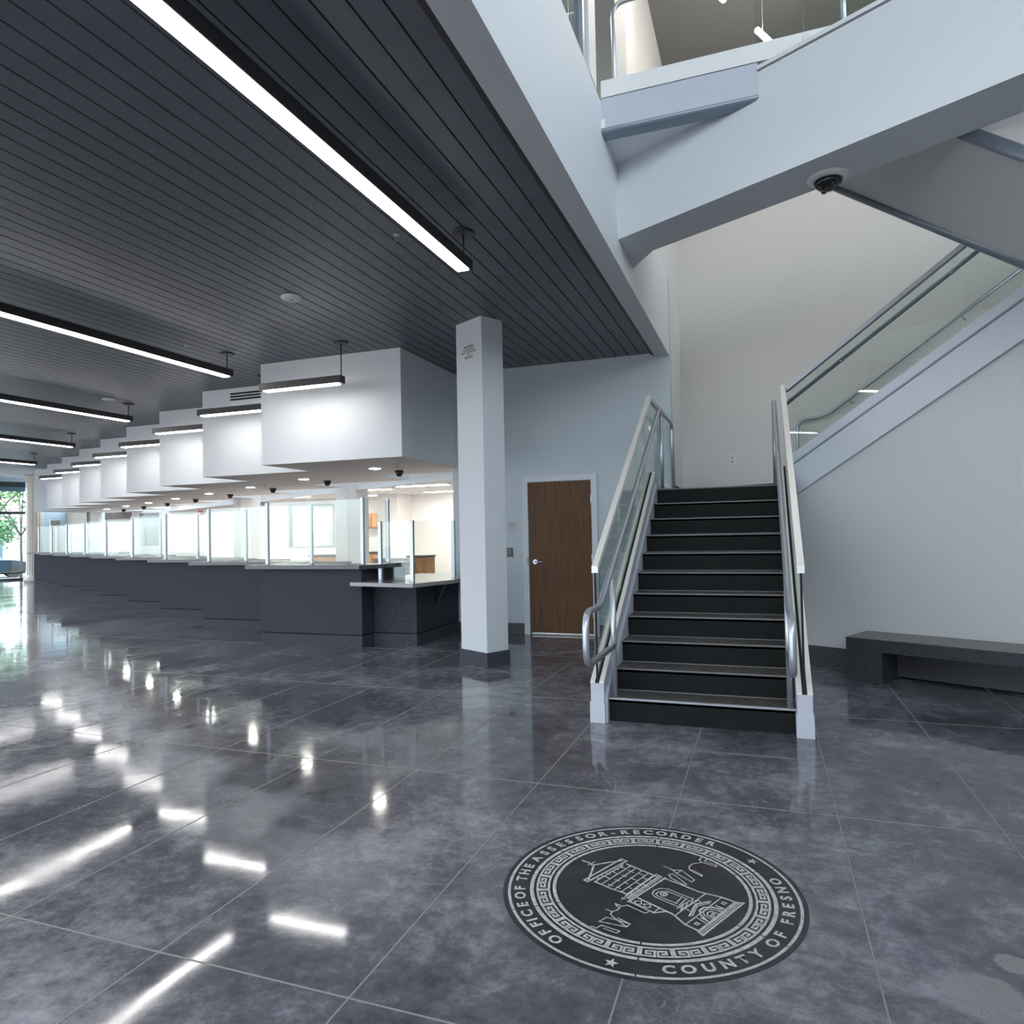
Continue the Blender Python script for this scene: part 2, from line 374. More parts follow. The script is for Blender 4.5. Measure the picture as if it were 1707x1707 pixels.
# upper floor glazing beside the fascia
w = thing('window_1', (-1.16, 1, 4.775), 'upper floor glazing above the pale fascia', 'window'); w['kind'] = 'structure'
MB().box(-1.165, -6, 4.775, -1.150, 4.78, 7.6).build('pane', M['glass_green'], w)
MB().box(-1.20, 4.78, 4.775, -1.12, 4.85, 7.6).build('window_frame', M['alu'], w)
MB().box(-1.19, 4.85, 4.775, -1.13, 4.885, 7.6).build('gasket', M['gap'], w)
MB().box(-1.24, 4.885, 4.776, -1.10, 5.11, 7.6).build('mullion', M['white'], w)

# ------------------------------------------------------------------ first flight of stairs
XL, XR = -1.135, .175
st = thing('staircase', (-.48, 5.2, 0), 'straight flight with black risers climbing from the lobby to the landing', 'staircase')
for k in range(1, 12):
    y = Y0 + TRD * (k - 1); z = RIS * k
    x0, x1 = (XL - .02, XR + .0) if k == 1 else (XL, XR)
    MB().box(x0, y, z - RIS, x1, y + .03, z - .012).build('riser', M['riser'], st)
    if k < 11:
        t = MB().box(XL, y, z - .03, XR, y + TRD, z).build('tread', M['tread'], st)
        MB().box(XL, y - .004, z - .012, XR, y + (.022 if k == 1 else .007), z + .002, .002).build('nosing', M['greypl'] if k == 1 else M['nosing'], t)
        MB().box(XL, y + TRD - .008, z, XR, y + TRD, z + .006).build('back_bead', M['nosing'], t)
MB().box(XL, Y0 + TRD * 10 - .008, ZL - .010, XR, Y0 + TRD * 10 + .01, ZL + .002).build('nosing', M['nosing'], st)
for x0, x1 in ((-1.155, -1.137), (.177, .195)):
    s_ = MB(); s_.prism([(x0, 5.15, 0), (x0, 5.15, .19), (x0, 8.03, .19 + .611 * 2.88), (x0, 8.03, 1.5), (x0, 5.75, 0)], (x1 - x0, 0, 0))
    s_.build('stringer', M['steel_paint'], st)
lp = MB(); lp.prism([(-1.25, 8.03, ZL - .25), (.27, 8.03, ZL - .25), DG(-3.35, 7.24, ZL - .25), DG(-3.35, 8.77, ZL - .25), (XB + .005, 10.5, ZL - .25), (XB + .005, YD - .005, ZL - .25), (-1.25, YD - .005, ZL - .25)], (0, 0, .25))
lnd = thing('stair_landing', (-.3, 8.8, ZL), 'dark intermediate landing at the top of the first flight', 'landing')
lp.build('slab', M['tread'], lnd)

def guard(side):
    xi = -1.205 if side < 0 else .225
    g = thing('glass_guardrail', (xi, 5.12, 0), 'glass guardrail with white cap on the %s side of the lower flight' % ('left' if side < 0 else 'right'), 'guardrail', 'glass guards of the lower stair')
    yt = 8.02; top = lambda y: .305 + .611 * (y - 5.12)
    b = MB(); b.prism([(xi - .05, 5.12, .0), (xi - .05, 5.12, .30), (xi - .05, yt, top(yt)), (xi - .05, yt, top(yt) - .42), (xi - .05, 5.75, 0)], (.10, 0, 0))
    sh = b.build('base_shoe', M['steel_paint'], g)
    b = MB(); b.box(xi - .058, 5.112, 0, xi + .058, 5.34, .155, .004); b.build('foot_plate', M['steel_paint'], sh)
    for dx in (-.0515, .0165):
        b = MB(); b.prism([(xi + dx, 5.119, .296), (xi + dx, 5.119, .308), (xi + dx, yt, top(yt) + .012), (xi + dx, yt, top(yt) - .005)], (.035, 0, 0)); b.build('shoe_cladding', M['alu_white'], sh)
    b = MB(); b.prism([(xi - .016, 5.117, .296), (xi - .016, 5.117, .304), (xi - .016, yt, top(yt) + .006), (xi - .016, yt, top(yt) - .005)], (.032, 0, 0)); b.build('gasket', M['gap'], sh)
    capz = lambda y: 1.125 + .62 * (y - 5.14)
    ys = [5.135, 6.10, 7.06, 8.01]
    for a, c_ in zip(ys, ys[1:]):
        b = MB(); a2, c2 = a + .003, c_ - .003
        b.prism([(xi - .006, a2, top(a2) - .03), (xi - .006, c2, top(c2) - .03), (xi - .006, c2, capz(c2) + .01), (xi - .006, a2, capz(a2) + .01)], (.012, 0, 0))
        gp = b.build('glass_pane', M['glass_green'], g)
    b = MB(); b.box(xi - .0075, 5.128, .29, xi + .0075, 5.1345, 1.12); b.build('pane_edge', M['gap'], g)
    b = MB(); b.prism([(xi - .024, 5.125, capz(5.125)), (xi - .024, 5.125, capz(5.125) + .052), (xi - .024, yt, capz(yt) + .052), (xi - .024, yt, capz(yt))], (.048, 0, 0))
    b.build('cap_rail', M['alu_white'], g)
    if side < 0:
        MB().box(xi - .05, yt, 1.60, xi + .05, YD - .004, 1.955).build('landing_shoe', M['steel_paint'], g)
        MB().box(xi - .006, yt + .01, 1.95, xi + .006, YD - .02, 2.91).build('glass_pane', M['glass_green'], g)
        MB().box(xi - .024, yt, 2.905, xi + .024, YD - .004, 2.957).build('cap_rail', M['alu'], g)
guard(-1); guard(1)
def rail(side):
    x = -1.095 if side < 0 else .135
    h = thing('handrail', (x, 5.2, .1715), 'round steel handrail looping at the %s of the lower flight' % ('left' if side < 0 else 'right'), 'handrail', 'handrails of the lower stair')
    end = [(x, 9.20, 2.80), (x, 9.20, ZL)] if side < 0 else [(x, 8.32, 2.80), (x, 8.32, ZL)]
    MB().tube([(x, 5.21, .56), (x, 4.37, .56), (x, 4.37, .905), (x, 4.80, .905), (x, 8.03, 2.80)] + end, .0225, 14, round_=.12).build('rail', M['alu'], h)
    zz = lambda y: .905 + .5867 * (y - 4.80)
    MB().tube([(x, 5.235, .17), (x, 5.235, zz(5.235))], .021, 14).build('post', M['alu'], h)
    MB().tube([(x, 8.17 if side < 0 else 8.10, ZL), (x, 8.17 if side < 0 else 8.10, 2.80)], .018, 14).build('post', M['alu'], h)
rail(-1); rail(1)

# ------------------------------------------------------------------ second flight, rising to the right
s2 = thing('staircase', DG(-3.3, 7.9, ZL), 'second flight rising to the right behind glass, with pale steel side', 'staircase')
def band(z_lo, z_hi, s0, s1, d0, d1):
    return MB().prism([DG(s0, d0, sl(s0, z_lo, -3.34)), DG(s1, d0, sl(s1, z_lo, -3.34)), DG(s1, d0, sl(s1, z_hi, -3.34)), DG(s0, d0, sl(s0, z_hi, -3.34))], N * (d1 - d0))
band(1.80, 2.115, -3.47, -.6, 7.13, 7.20).build('stringer', M['steel_paint'], s2)
band(1.785, 1.812, -3.47, -.6, 7.10, 7.22).build('stringer_flange', M['steel_paint'], s2)
band(2.118, 2.135, -3.47, -.6, 7.12, 7.20).build('shadow_gap', M['flange'], s2)
for k in range(9):
    s_ = -3.33 + TRD * k; z = ZL + RIS * (k + 1)
    MB().obox(DG(s_, 7.22, z - RIS), T * .03, N * 1.54, (0, 0, RIS - .01)).build('riser', M['riser'], s2)
    MB().obox(DG(s_, 7.22, z - .03), T * TRD, N * 1.54, (0, 0, .03)).build('tread', M['tread'], s2)
g = thing('glass_guardrail', DG(-3.3, 7.2, 2.2), 'glass guardrail with grey cap on the flight rising right', 'guardrail')
band(2.135, 2.235, -3.47, -.6, 7.115, 7.225).build('base_shoe', M['steel_paint'], g)
for a, c_ in ((-3.46, -2.666), (-2.666, -1.823), (-1.823, -.98)):
    a2, c2 = a + .003, c_ - .003
    MB().prism([DG(a2, 7.165, sl(a2, 2.2, -3.34)), DG(c2, 7.165, sl(c2, 2.2, -3.34)), DG(c2, 7.165, sl(c2, 3.0, -3.34, .61)), DG(a2, 7.165, sl(a2, 3.0, -3.34, .61))], N * .012).build('glass_pane', M['glass_green'], g)
MB().prism([DG(a, 7.145, sl(a, z, -3.34, .61)) for a, z in ((-3.47, 2.945), (-.6, 2.945), (-.6, 2.995), (-3.47, 2.995))], N * .05).build('cap_rail', M['alu'], g)
h = thing('handrail', DG(-3.3, 7.3, 2.8), 'near round handrail running just inside the glass of the rising flight', 'handrail')
zr = lambda s_, z: z + .61 * (s_ + 3.448)
MB().tube([DG(-3.55, 7.29, zr(-3.55, 2.815)), DG(-.6, 7.29, zr(-.6, 2.815))], .02, 14).build('rail', M['flange'], h)
for s_ in (-2.9, -1.9):
    MB().tube([DG(s_, 7.29, zr(s_, 2.80)), DG(s_, 7.23, zr(s_, 2.76)), DG(s_, 7.18, zr(s_, 2.76))], .008, 8).build('bracket', M['alu'], h)
h = thing('handrail', DG(-3.9, 8.62, 2.0), 'far round handrail on the back wall of the rising flight', 'handrail')
MB().tube([DG(-4.06, 8.66, 1.92), DG(-4.06, 8.66, 2.775), DG(-3.70, 8.66, 2.785), DG(-.6, 8.66, 2.785 + .61 * 3.10)], .02, 14, round_=.13).build('rail', M['alu'], h)
for s_ in (-3.4, -2.2, -1.2):
    z = 2.785 + .61 * (s_ + 3.70)
    MB().tube([DG(s_, 8.66, z), DG(s_, 8.66, z - .05), DG(s_, 8.775, z - .05)], .008, 8).build('bracket', M['alu'], h)

# third flight overhead: its sloping underside
s3 = thing('staircase', (1.6, 5.9, 4.0), 'sloping grey underside of the upper flight behind the bridge beam', 'staircase')
zb = lambda x: 4.345 - .655 * (x - .675)
MB().prism([(.35, 5.20, zb(.35) + .03), (3.4, 5.20, zb(3.4) + .03), (3.4, 5.20, zb(3.4) + .33), (.35, 5.20, zb(.35) + .33)], (0, 1.40, 0)).build('soffit_panel', M['wall_warm'], s3)
for y in (5.215, 6.60):
    MB().tube([(1.25 if y < 6 else .55, y, zb(1.25 if y < 6 else .55) + .04), (3.4, y, zb(3.4) + .04)], .045, 12).build('stringer_flange', M['flange'], s3)
ls = thing('stair_landing', (3.6, 6.2, 3.2), 'upper intermediate landing beyond the right edge', 'landing')
MB().box(3.0, 5.2, 3.0, 4.6, 7.0, 3.25).build('slab', M['tread'], ls)
lnd2 = MB().prism([(XB, 5.38, 4.60), (.6, 5.38, 4.60), (.6, 6.6, 4.60), (XB, 6.6, 4.60)], (0, 0, .19)); struct('floor_bridge', lnd2, M['tread'])
g = thing('glass_guardrail', DG(-1.5, 4.95, 4.76), 'clear glass guard standing on the diagonal bridge beam', 'guardrail')
MB().obox(DG(-2.55, 4.94, 4.765), T * 4, N * .012, (0, 0, 1.05)).build('glass_pane', M['glass'], g)
MB().tube([DG(-1.95, 5.08, 4.765), DG(-1.95, 5.08, 5.75)], .019, 12).build('post', M['alu'], g)
h = thing('handrail', (-.98, 6.0, 4.78), 'pipe handrail post on the upper landing beside the white mullion', 'handrail')
MB().tube([(-1.135, 6.02, 4.79), (-1.135, 6.02, 6.10), (2.6, 6.02, 6.10), (2.6, 6.02, 4.79)], .021, 12, round_=.12).build('rail', M['alu'], h)

# bench
bn = thing('stone_bench', DG(-1.2, 6.88, 0), 'long dark speckled stone bench against the wall under the stairs', 'bench')
MB().obox(DG(-2.72, 6.64, .285), T * 4.4, N * .50, (0, 0, .115), .006).build('seat', M['bench'], bn)
MB().obox(DG(-2.715, 6.645, .3985), T * 4.39, N * .49, (0, 0, .006), .002).build('seat_top', M['bench_top'], bn)
for s_ in (-2.72, 1.37): MB().obox(DG(s_, 6.645, 0), T * .31, N * .48, (0, 0, .287), .005).build('leg', M['bench'], bn)
MB().obox(DG(-2.41, 7.02, .02), T * 3.78, N * .10, (0, 0, .264)).build('back_panel', M['base'], bn)

# ------------------------------------------------------------------ column beside the counters
A = math.radians(28.7); cx = Vector((math.cos(A), -math.sin(A), 0)); cn = Vector((math.sin(A), math.cos(A), 0))
CC = Vector((-2.795, 6.865, 0))
cl = thing('square_column', CC, 'square pale column standing in front of the walnut door', 'column')
MB().obox(CC - cx * .45, cx * .45, cn * .30, (0, 0, ZC + .01), .004).build('shaft', M['wall_column'], cl)
MB().obox(CC - cx * .462 - cn * .012, cx * .474, cn * .324, (0, 0, .155), .003).build('base', M['granite_kick'], cl)
def plate(name, label, o, ux, uz, m, lines, size, txt=M['text'], cat='sign', corner=0.0):
    """a thin plate with lettering; o = lower left corner, ux, uz = edge vectors"""
    o, ux, uz = Vector(o), Vector(ux), Vector(uz); nrm = ux.cross(uz).normalized()
    p = thing(name, o, label, cat)
    MB().obox(o - nrm * .004, ux, uz, nrm * .004, .0012).build('plate', m, p)
    b = MB(); X, Z = ux.normalized(), uz.normalized()
    for body, cxp, cyp, sz in lines:
        me = text_mesh(body, sz, sz * .02)
        for v in me.vertices: pass
        q = bmesh.new(); q.from_mesh(me); bpy.data.meshes.remove(me)
        for v in q.verts: v.co = o + ux * cxp + uz * cyp + X * v.co.x + Z * v.co.y + nrm * .0015
        me2 = bpy.data.meshes.new('t'); q.to_mesh(me2); q.free(); b.bm.from_mesh(me2); bpy.data.meshes.remove(me2)
    b.build('lettering', txt, p)
    if corner:
        for a in (.06, .94):
            for c_ in (.05, .95):
                q = o + ux * a + uz * c_
                MB().obox(q - X * .006 - Z * .006, X * .012, Z * .012, nrm * .003, .002).build('screw', M['greypl'], p)
    return p
sg = plate('occupancy_sign', 'small framed occupancy notice high on the square column', CC - cx * .375 - cn * .001 + Vector((0, 0, 3.285)), cx * .325, (0, 0, .235), mat('sign plate grey', (.62, .64, .67, 1), .5),
      [('MAXIMUM', .47, .80, .034), ('OCCUPANCY', .47, .67, .034), ('NOT TO EXCEED', .47, .54, .034), ('49', .47, .41, .034), ('PERSONS', .47, .28, .034)], .04, corner=1)

# ------------------------------------------------------------------ door and its hardware
d = thing('door_1', (-2.66, YD, 0), 'walnut veneer door with lever handle in a pale frame', 'door'); d['kind'] = 'structure'
MB().box(-3.095, YD - .018, .012, -2.205, YD + .01, 2.115, .002).build('door_leaf', M['door'], d)
b = MB(); b.box(-3.185, YD - .03, 0, -3.105, YD, 2.123); b.box(-2.197, YD - .03, 0, -2.117, YD, 2.123); b.box(-3.185, YD - .03, 2.123, -2.117, YD, 2.20)
b.build('door_frame', M['wall_column'], d)
hd = MB().tube([(-3.01, YD - .02, 1.01), (-3.01, YD - .032, 1.01)], .033, 18).build('door_handle', M['alu'], d)
MB().tube([(-3.01, YD - .03, 1.01), (-3.01, YD - .065, 1.01), (-2.885, YD - .065, 1.005)], .011, 10, round_=.02).build('lever', M['alu'], hd)
MB().box(-3.135, YD - .033, .96, -3.108, YD - .03, 1.07).build('strike_plate', M['greypl'], d)
for z in (1.80, 1.0, .25): MB().box(-2.205, YD - .036, z, -2.19, YD - .016, z + .115, .003).build('hinge', M['alu'], d)
MB().box(-3.07, YD - .03, .012, -2.2, YD - .02, .030).build('door_sweep', M['alu_white'], d)
plate('door_sign', 'small white employees notice beside the walnut door', (-3.425, YD - .001, 1.425), (.145, 0, 0), (0, 0, .15), mat('pale sign plate', (.46, .48, .52, 1), .5),
      [('EMPLOYEES', .5, .80, .021), ('ONLY', .5, .63, .021)], .02)
cr_ = thing('card_reader', (-3.39, YD, 1.14), 'black card reader on the wall left of the walnut door', 'card reader')
MB().box(-3.435, YD - .022, 1.078, -3.35, YD, 1.205, .006).build('body', M['black'], cr_)
MB().box(-3.41, YD - .024, 1.17, -3.375, YD - .021, 1.176).build('indicator', M['greypl'], cr_)
ou = thing('wall_outlet', DG(-5.05, 8.775, 2.37), 'white double outlet on the wall above the landing', 'outlet')
q0 = DG(-5.085, 8.772, 2.305)
MB().obox(q0, T * .075, N * .008, (0, 0, .135), .002).build('cover_plate', M['white'], ou)
for z in (.022, .078): MB().obox(q0 + T * .02 - N * .0015 + Vector((0, 0, z)), T * .035, N * .004, (0, 0, .036), .001).build('socket', M['greypl'], ou)

# ------------------------------------------------------------------ floor seal
STROKES = [('w',[(-0.009,0.609),(-0.005,0.563),(-0.005,0.519)]),('n',[(-0.037,0.534),(0.037,0.529)]),('n',[(0.003,0.559),(-0.022,0.508)]),('w',[(-0.001,0.501),(0.095,0.451),(0.192,0.395)]),('w',[(-0.003,0.503),(-0.096,0.449),(-0.201,0.391)]),('w',[(0.215,0.411),(0.215,0.361),(-0.23,0.376),(-0.229,0.409),(0.215,0.411)]),('n',[(0.186,0.367),(-0.192,0.37)]),('n',[(0.138,0.345),(-0.191,0.337)]),('n',[(-0.172,0.338),(-0.134,0.354),(-0.133,0.335),(-0.089,0.351),(-0.088,0.332),(-0.04,0.35),(-0.04,0.331),(0.009,0.349),(0.009,0.33),(0.057,0.347),(0.059,0.329),(0.102,0.347),(0.103,0.329),(0.147,0.347)]),('w',[(0.176,0.329),(0.175,0.199),(0.171,0.062)]),('w',[(-0.194,0.339),(-0.192,0.198),(-0.173,0.066)]),('n',[(0.175,0.294),(-0.192,0.283)]),('n',[(0.178,0.244),(-0.19,0.228)]),('n',[(0.174,0.189),(-0.185,0.171)]),('n',[(0.173,0.132),(-0.183,0.117)]),('n',[(0.113,0.336),(0.112,0.296)]),('n',[(0.008,0.329),(0.01,0.288)]),('n',[(-0.085,0.325),(-0.086,0.286)]),('n',[(0.105,0.262),(0.105,0.22)]),('n',[(0.015,0.253),(0.018,0.221)]),('n',[(-0.068,0.251),(-0.068,0.218)]),('n',[(-0.156,0.245),(-0.152,0.21)]),('n',[(0.12,0.188),(0.121,0.142)]),('n',[(0.026,0.186),(0.025,0.147)]),('n',[(-0.054,0.182),(-0.057,0.152)]),('n',[(-0.144,0.18),(-0.146,0.15)]),('n',[(0.089,0.12),(0.09,0.093)]),('n',[(-0.003,0.118),(-0.001,0.083)]),('n',[(-0.093,0.116),(-0.09,0.092)]),('w',[(0.165,0.085),(-0.192,0.066)]),('n',[(0.2,0.082),(-0.256,0.053)]),('w',[(0.187,0.05),(-0.212,0.037)]),('n',[(0.194,0.032),(-0.218,0.02)]),('w',[(0.194,0.005),(-0.246,0.003)]),('n',[(0.095,0.069),(0.094,0.023)]),('n',[(0.012,0.065),(0.011,0.02)]),('n',[(-0.07,0.061),(-0.07,0.016)]),('n',[(-0.147,0.059),(-0.15,0.016)]),('n',[(0.196,0.075),(0.199,0.049)]),('n',[(-0.237,0.063),(-0.236,0.038)]),('w',[(0.187,0.006),(0.193,-0.131),(0.193,-0.266),(0.206,-0.32),(0.237,-0.422),(0.243,-0.532)]),('w',[(-0.241,0.008),(-0.241,-0.097),(-0.244,-0.2)]),('w',[(-0.244,-0.2),(-0.172,-0.249),(-0.163,-0.015)]),('n',[(-0.237,-0.194),(-0.172,-0.194)]),('n',[(-0.211,-0.023),(-0.181,-0.054),(-0.214,-0.078),(-0.241,-0.05),(-0.211,-0.023)]),('n',[(-0.202,-0.09),(-0.175,-0.123),(-0.206,-0.144),(-0.23,-0.118),(-0.202,-0.09)]),('w',[(-0.174,-0.251),(-0.172,-0.286),(-0.181,-0.32),(-0.221,-0.419),(-0.225,-0.52)]),('w',[(0.246,-0.53),(0.27,-0.564),(-0.247,-0.563),(-0.235,-0.526),(0.246,-0.53)]),('n',[(0.232,-0.515),(-0.216,-0.518)]),('n',[(0.243,-0.547),(-0.239,-0.544)]),('n',[(0.203,-0.317),(-0.181,-0.316)]),('n',[(0.237,-0.422),(-0.217,-0.422)]),('n',[(0.167,-0.457),(0.194,-0.462),(0.192,-0.482),(0.163,-0.479),(0.167,-0.457)]),('n',[(-0.172,-0.458),(-0.147,-0.462),(-0.148,-0.482),(-0.174,-0.478),(-0.172,-0.458)]),('n',[(0.083,-0.291),(0.077,-0.093),(0.048,-0.052),(-0.007,-0.037),(-0.05,-0.053),(-0.072,-0.09),(-0.072,-0.286)]),('n',[(0.056,-0.267),(0.048,-0.106),(0.007,-0.071),(-0.033,-0.07),(-0.049,-0.094),(-0.043,-0.249)]),('n',[(-0.012,-0.092),(0.013,-0.088),(0.029,-0.108),(0.02,-0.131),(-0.013,-0.136),(-0.028,-0.116),(-0.012,-0.092)]),('n',[(-0.009,-0.099),(0.017,-0.126)]),('n',[(0.022,-0.1),(-0.018,-0.126)]),('n',[(0.04,-0.227),(-0.042,-0.238)]),('n',[(0.043,-0.259),(-0.052,-0.27)]),('n',[(0.05,-0.287),(-0.093,-0.279)]),('w',[(0.096,-0.324),(-0.091,-0.31)]),('n',[(0.089,-0.288),(0.015,-0.317)]),('n',[(0.017,-0.291),(-0.044,-0.313)]),('n',[(-0.019,-0.281),(-0.074,-0.3)]),('n',[(0.093,-0.322),(0.083,-0.354)]),('n',[(-0.055,-0.32),(-0.064,-0.357)]),('w',[(0.133,-0.392),(0.04,-0.343),(-0.005,-0.353),(-0.113,-0.387)]),('n',[(0.111,-0.402),(0.028,-0.361),(-0.01,-0.37),(-0.101,-0.4)]),('w',[(0.107,-0.498),(0.077,-0.438),(0.041,-0.401),(-0.013,-0.401),(-0.053,-0.431),(-0.089,-0.5)]),('n',[(0.069,-0.504),(0.056,-0.45),(0.025,-0.425),(-0.016,-0.426),(-0.044,-0.456),(-0.054,-0.502)]),('n',[(0.037,-0.507),(0.033,-0.463),(0.005,-0.449),(-0.024,-0.462),(-0.031,-0.508)]),('n',[(0.024,-0.476),(-0.03,-0.492)]),('n',[(0.028,-0.489),(-0.031,-0.508)]),('n',[(0.117,-0.446),(0.116,-0.513)]),('n',[(0.087,-0.44),(0.082,-0.509)]),('n',[(-0.102,-0.435),(-0.118,-0.513)]),('n',[(-0.084,-0.453),(-0.09,-0.513)]),('n',[(0.341,0.112),(0.334,0.03),(0.377,-0.015),(0.316,-0.162),(0.277,-0.165),(0.309,-0.022),(0.334,0.03)]),('n',[(0.374,-0.017),(0.314,-0.017)]),('n',[(0.251,0.012),(0.285,-0.0),(0.269,-0.046),(0.225,-0.154),(0.202,-0.155),(0.225,-0.027),(0.251,0.012)]),('n',[(0.433,-0.078),(0.42,-0.06),(0.463,-0.026),(0.522,-0.024),(0.578,-0.058)]),('n',[(0.42,-0.06),(0.399,-0.172),(0.418,-0.163),(0.43,-0.084)]),('n',[(0.651,-0.02),(0.609,-0.025),(0.589,-0.057),(0.596,-0.175),(0.619,-0.166),(0.617,-0.067),(0.657,-0.06)]),('n',[(-0.329,0.051),(-0.346,0.027),(-0.347,-0.0),(-0.383,-0.005),(-0.421,0.007),(-0.454,-0.005),(-0.466,-0.03),(-0.501,-0.168),(-0.458,-0.165),(-0.457,-0.068)]),('n',[(-0.329,0.051),(-0.324,-0.002),(-0.289,-0.019),(-0.289,-0.16),(-0.257,-0.168)]),('n',[(-0.428,0.054),(-0.423,0.008)]),('n',[(-0.572,-0.005),(-0.501,-0.008),(-0.46,-0.158)]),('n',[(-0.572,-0.005),(-0.503,-0.166)]),('n',[(-0.672,0.002),(-0.649,-0.005),(-0.643,-0.039),(-0.597,-0.041),(-0.568,-0.165),(-0.6,-0.164),(-0.614,-0.075)])]

SO = Vector((-.470, 2.832, .0013)); SR = .5683; SU = math.radians(154.0)
seal = thing('floor_seal', SO, 'round engraved county seal with tower and lettering in the concrete floor', 'floor emblem')
def P2(r_, a, z): return Vector((SO.x + SR * r_ * math.cos(a), SO.y + SR * r_ * math.sin(a), z))
b = MB(); b.prism([P2(1.033, 2 * math.pi * k / 120, .0004) for k in range(120)], (0, 0, .0014)); b.build('disc', M['seal_dark'], seal)
def ring(r0, r1, z=.0026):
    b = MB(); gap = .010
    for s_ in range(6):
        a0 = math.radians(34 + 60 * s_) + gap / 2 / r1; a1 = math.radians(94 + 60 * s_) - gap / 2 / r1
        for k in range(20):
            t0 = a0 + (a1 - a0) * k / 20; t1 = a0 + (a1 - a0) * (k + 1) / 20
            b.quad(P2(r0, t0, z), P2(r1, t0, z), P2(r1, t1, z), P2(r0, t1, z))
    return b
for nm, r0, r1 in (('outer_ring', .980, 1.0), ('middle_ring', .818, .845), ('inner_ring', .660, .684)): 
    b = ring(r0, r1); bmesh.ops.recalc_face_normals(b.bm, faces=b.bm.faces[:]); b.build(nm, M['inlay'], seal)
SK = [0]
def stroke(b, pts, w_, z, close=False):          # flat ribbon, one short bar per segment, each a hair above the last
    P = [Vector(p) for p in pts]; h_ = w_ / 2
    for p, q in zip(P, P[1:]):
        d = (q - p)
        if d.length < 1e-5: continue
        d.normalize(); nn = Vector((-d.y, d.x)); SK[0] += 1; zz = z + (SK[0] % 60) * 4e-6
        a0, a1, c0, c1 = p - d * h_ + nn * h_, p - d * h_ - nn * h_, q + d * h_ + nn * h_, q + d * h_ - nn * h_
        b.bm.faces.new([b.bm.verts.new((v.x, v.y, zz)) for v in (a1, c1, c0, a0)])
b = MB(); NK = 48
for k in range(NK):                                # Greek key, mirrored in pairs
    base = [(1.0, .0), (.08, .0), (.08, 1.0), (.90, 1.0), (.90, .36), (.40, .36), (.40, .68), (.64, .68)]
    pts = []
    for u, v in base:
        if k % 2: u = 1 - u; v = v
        rr_ = .712 + (.792 - .712) * v; aa = math.radians(34) + 2 * math.pi * (k + u) / NK
        q = P2(rr_, aa, 0); pts.append((q.x, q.y))
    stroke(b, pts, .0088, .0026)
bmesh.ops.recalc_face_normals(b.bm, faces=b.bm.faces[:]); b.build('greek_key', M['inlay'], seal)
TOP = list(zip('OFFICEOFTHEASSESSOR-RECORDER', [239.8, 233.5, 227.2, 223.4, 218.1, 211.2, 203.6, 197.3, 188.8, 182.6, 176.6, 168.6, 161.4, 155.6, 149.4, 143.6, 137.2, 130.5, 123.9, 118.2, 112.1, 105.8, 99.7, 92.9, 86.5, 80.2, 73.7, 67.4]))
BOT = list(zip('COUNTYOFFRESNO', [-74.6, -67.4, -59.7, -52.2, -45.2, -38.2, -27.7, -20.3, -9.8, -3.4, 3.0, 9.4, 16.3, 23.7]))
for grp, sgn in ((TOP[:6], 1), (TOP[6:8], 1), (TOP[8:11], 1), (TOP[11:], 1), (BOT[:6], -1), (BOT[6:8], -1), (BOT[8:], -1)):
    b = MB()
    for chr_, deg in grp:
        a = math.radians(deg); me = text_mesh(chr_, .058, .0022)
        up = Vector((math.cos(a), math.sin(a), 0)) * sgn; rt = Vector((up.y, -up.x, 0)); o_ = P2(.912, a, .0026)
        q = bmesh.new(); q.from_mesh(me); bpy.data.meshes.remove(me)
        for v in q.verts: v.co = o_ + rt * (v.co.x * 1.08) + up * v.co.y
        me2 = bpy.data.meshes.new('t'); q.to_mesh(me2); q.free(); b.bm.from_mesh(me2); bpy.data.meshes.remove(me2)
    bmesh.ops.recalc_face_normals(b.bm, faces=b.bm.faces[:]); b.build('lettering', M['inlay'], seal)
for deg in (43.3, -95.3):
    a = math.radians(deg); o_ = P2(.920, a, .0026); pts = []
    for k in range(10):
        t_ = SU + math.pi * k / 5; rr_ = .026 if k % 2 == 0 else .0105
        pts.append(o_ + Vector((math.cos(t_) * rr_, math.sin(t_) * rr_, 0)))
    MB().poly(pts).build('star', M['inlay'], seal)
b = MB(); su = Vector((math.cos(SU), math.sin(SU))); sr = Vector((su.y, -su.x))
for kk, pts in STROKES:
    Q = [Vector((SO.x, SO.y)) + sr * (x * SR) + su * (y * SR) for x, y in pts]
    stroke(b, Q, 0.0085 if kk == 'w' else .0052, .0026, close=(pts[0] == pts[-1]))
bmesh.ops.recalc_face_normals(b.bm, faces=b.bm.faces[:]); b.build('tower_drawing', M['inlay'], seal)

# ------------------------------------------------------------------ soffit boxes and counters, stepping back along the diagonal
STEP = Vector((-2.02, 1.06, 0)); NU = 9
for i in range(NU):
    o = STEP * i; b = MB()
    if i == 0: pl = [(-6.335, 7.642), (-4.205, 7.642), (-4.205, YD - .002), (-4.265, YD - .002), (-4.265, 10.02), (-6.335, 10.02)]
    else: pl = [(-6.335, 7.642), (-4.317, 7.642), (-4.317, 8.962), (-3.95, 8.962), (-3.95, 10.02), (-6.335, 10.02)]
    b.prism([(x + o.x, y + o.y, 2.40) for x, y in pl], (0, 0, 1.40))
    s_ = struct('ceiling_soffit', b, M['soffit'], 'white stepped bulkhead above the service counters, %s from the square column' % ordn(i))
    b = MB(); b.prism([(x + o.x, y + o.y, 2.396) for x, y in pl], (0, 0, .0035))
    u = b.build('soffit_underside', M['soffit_under'], s_)
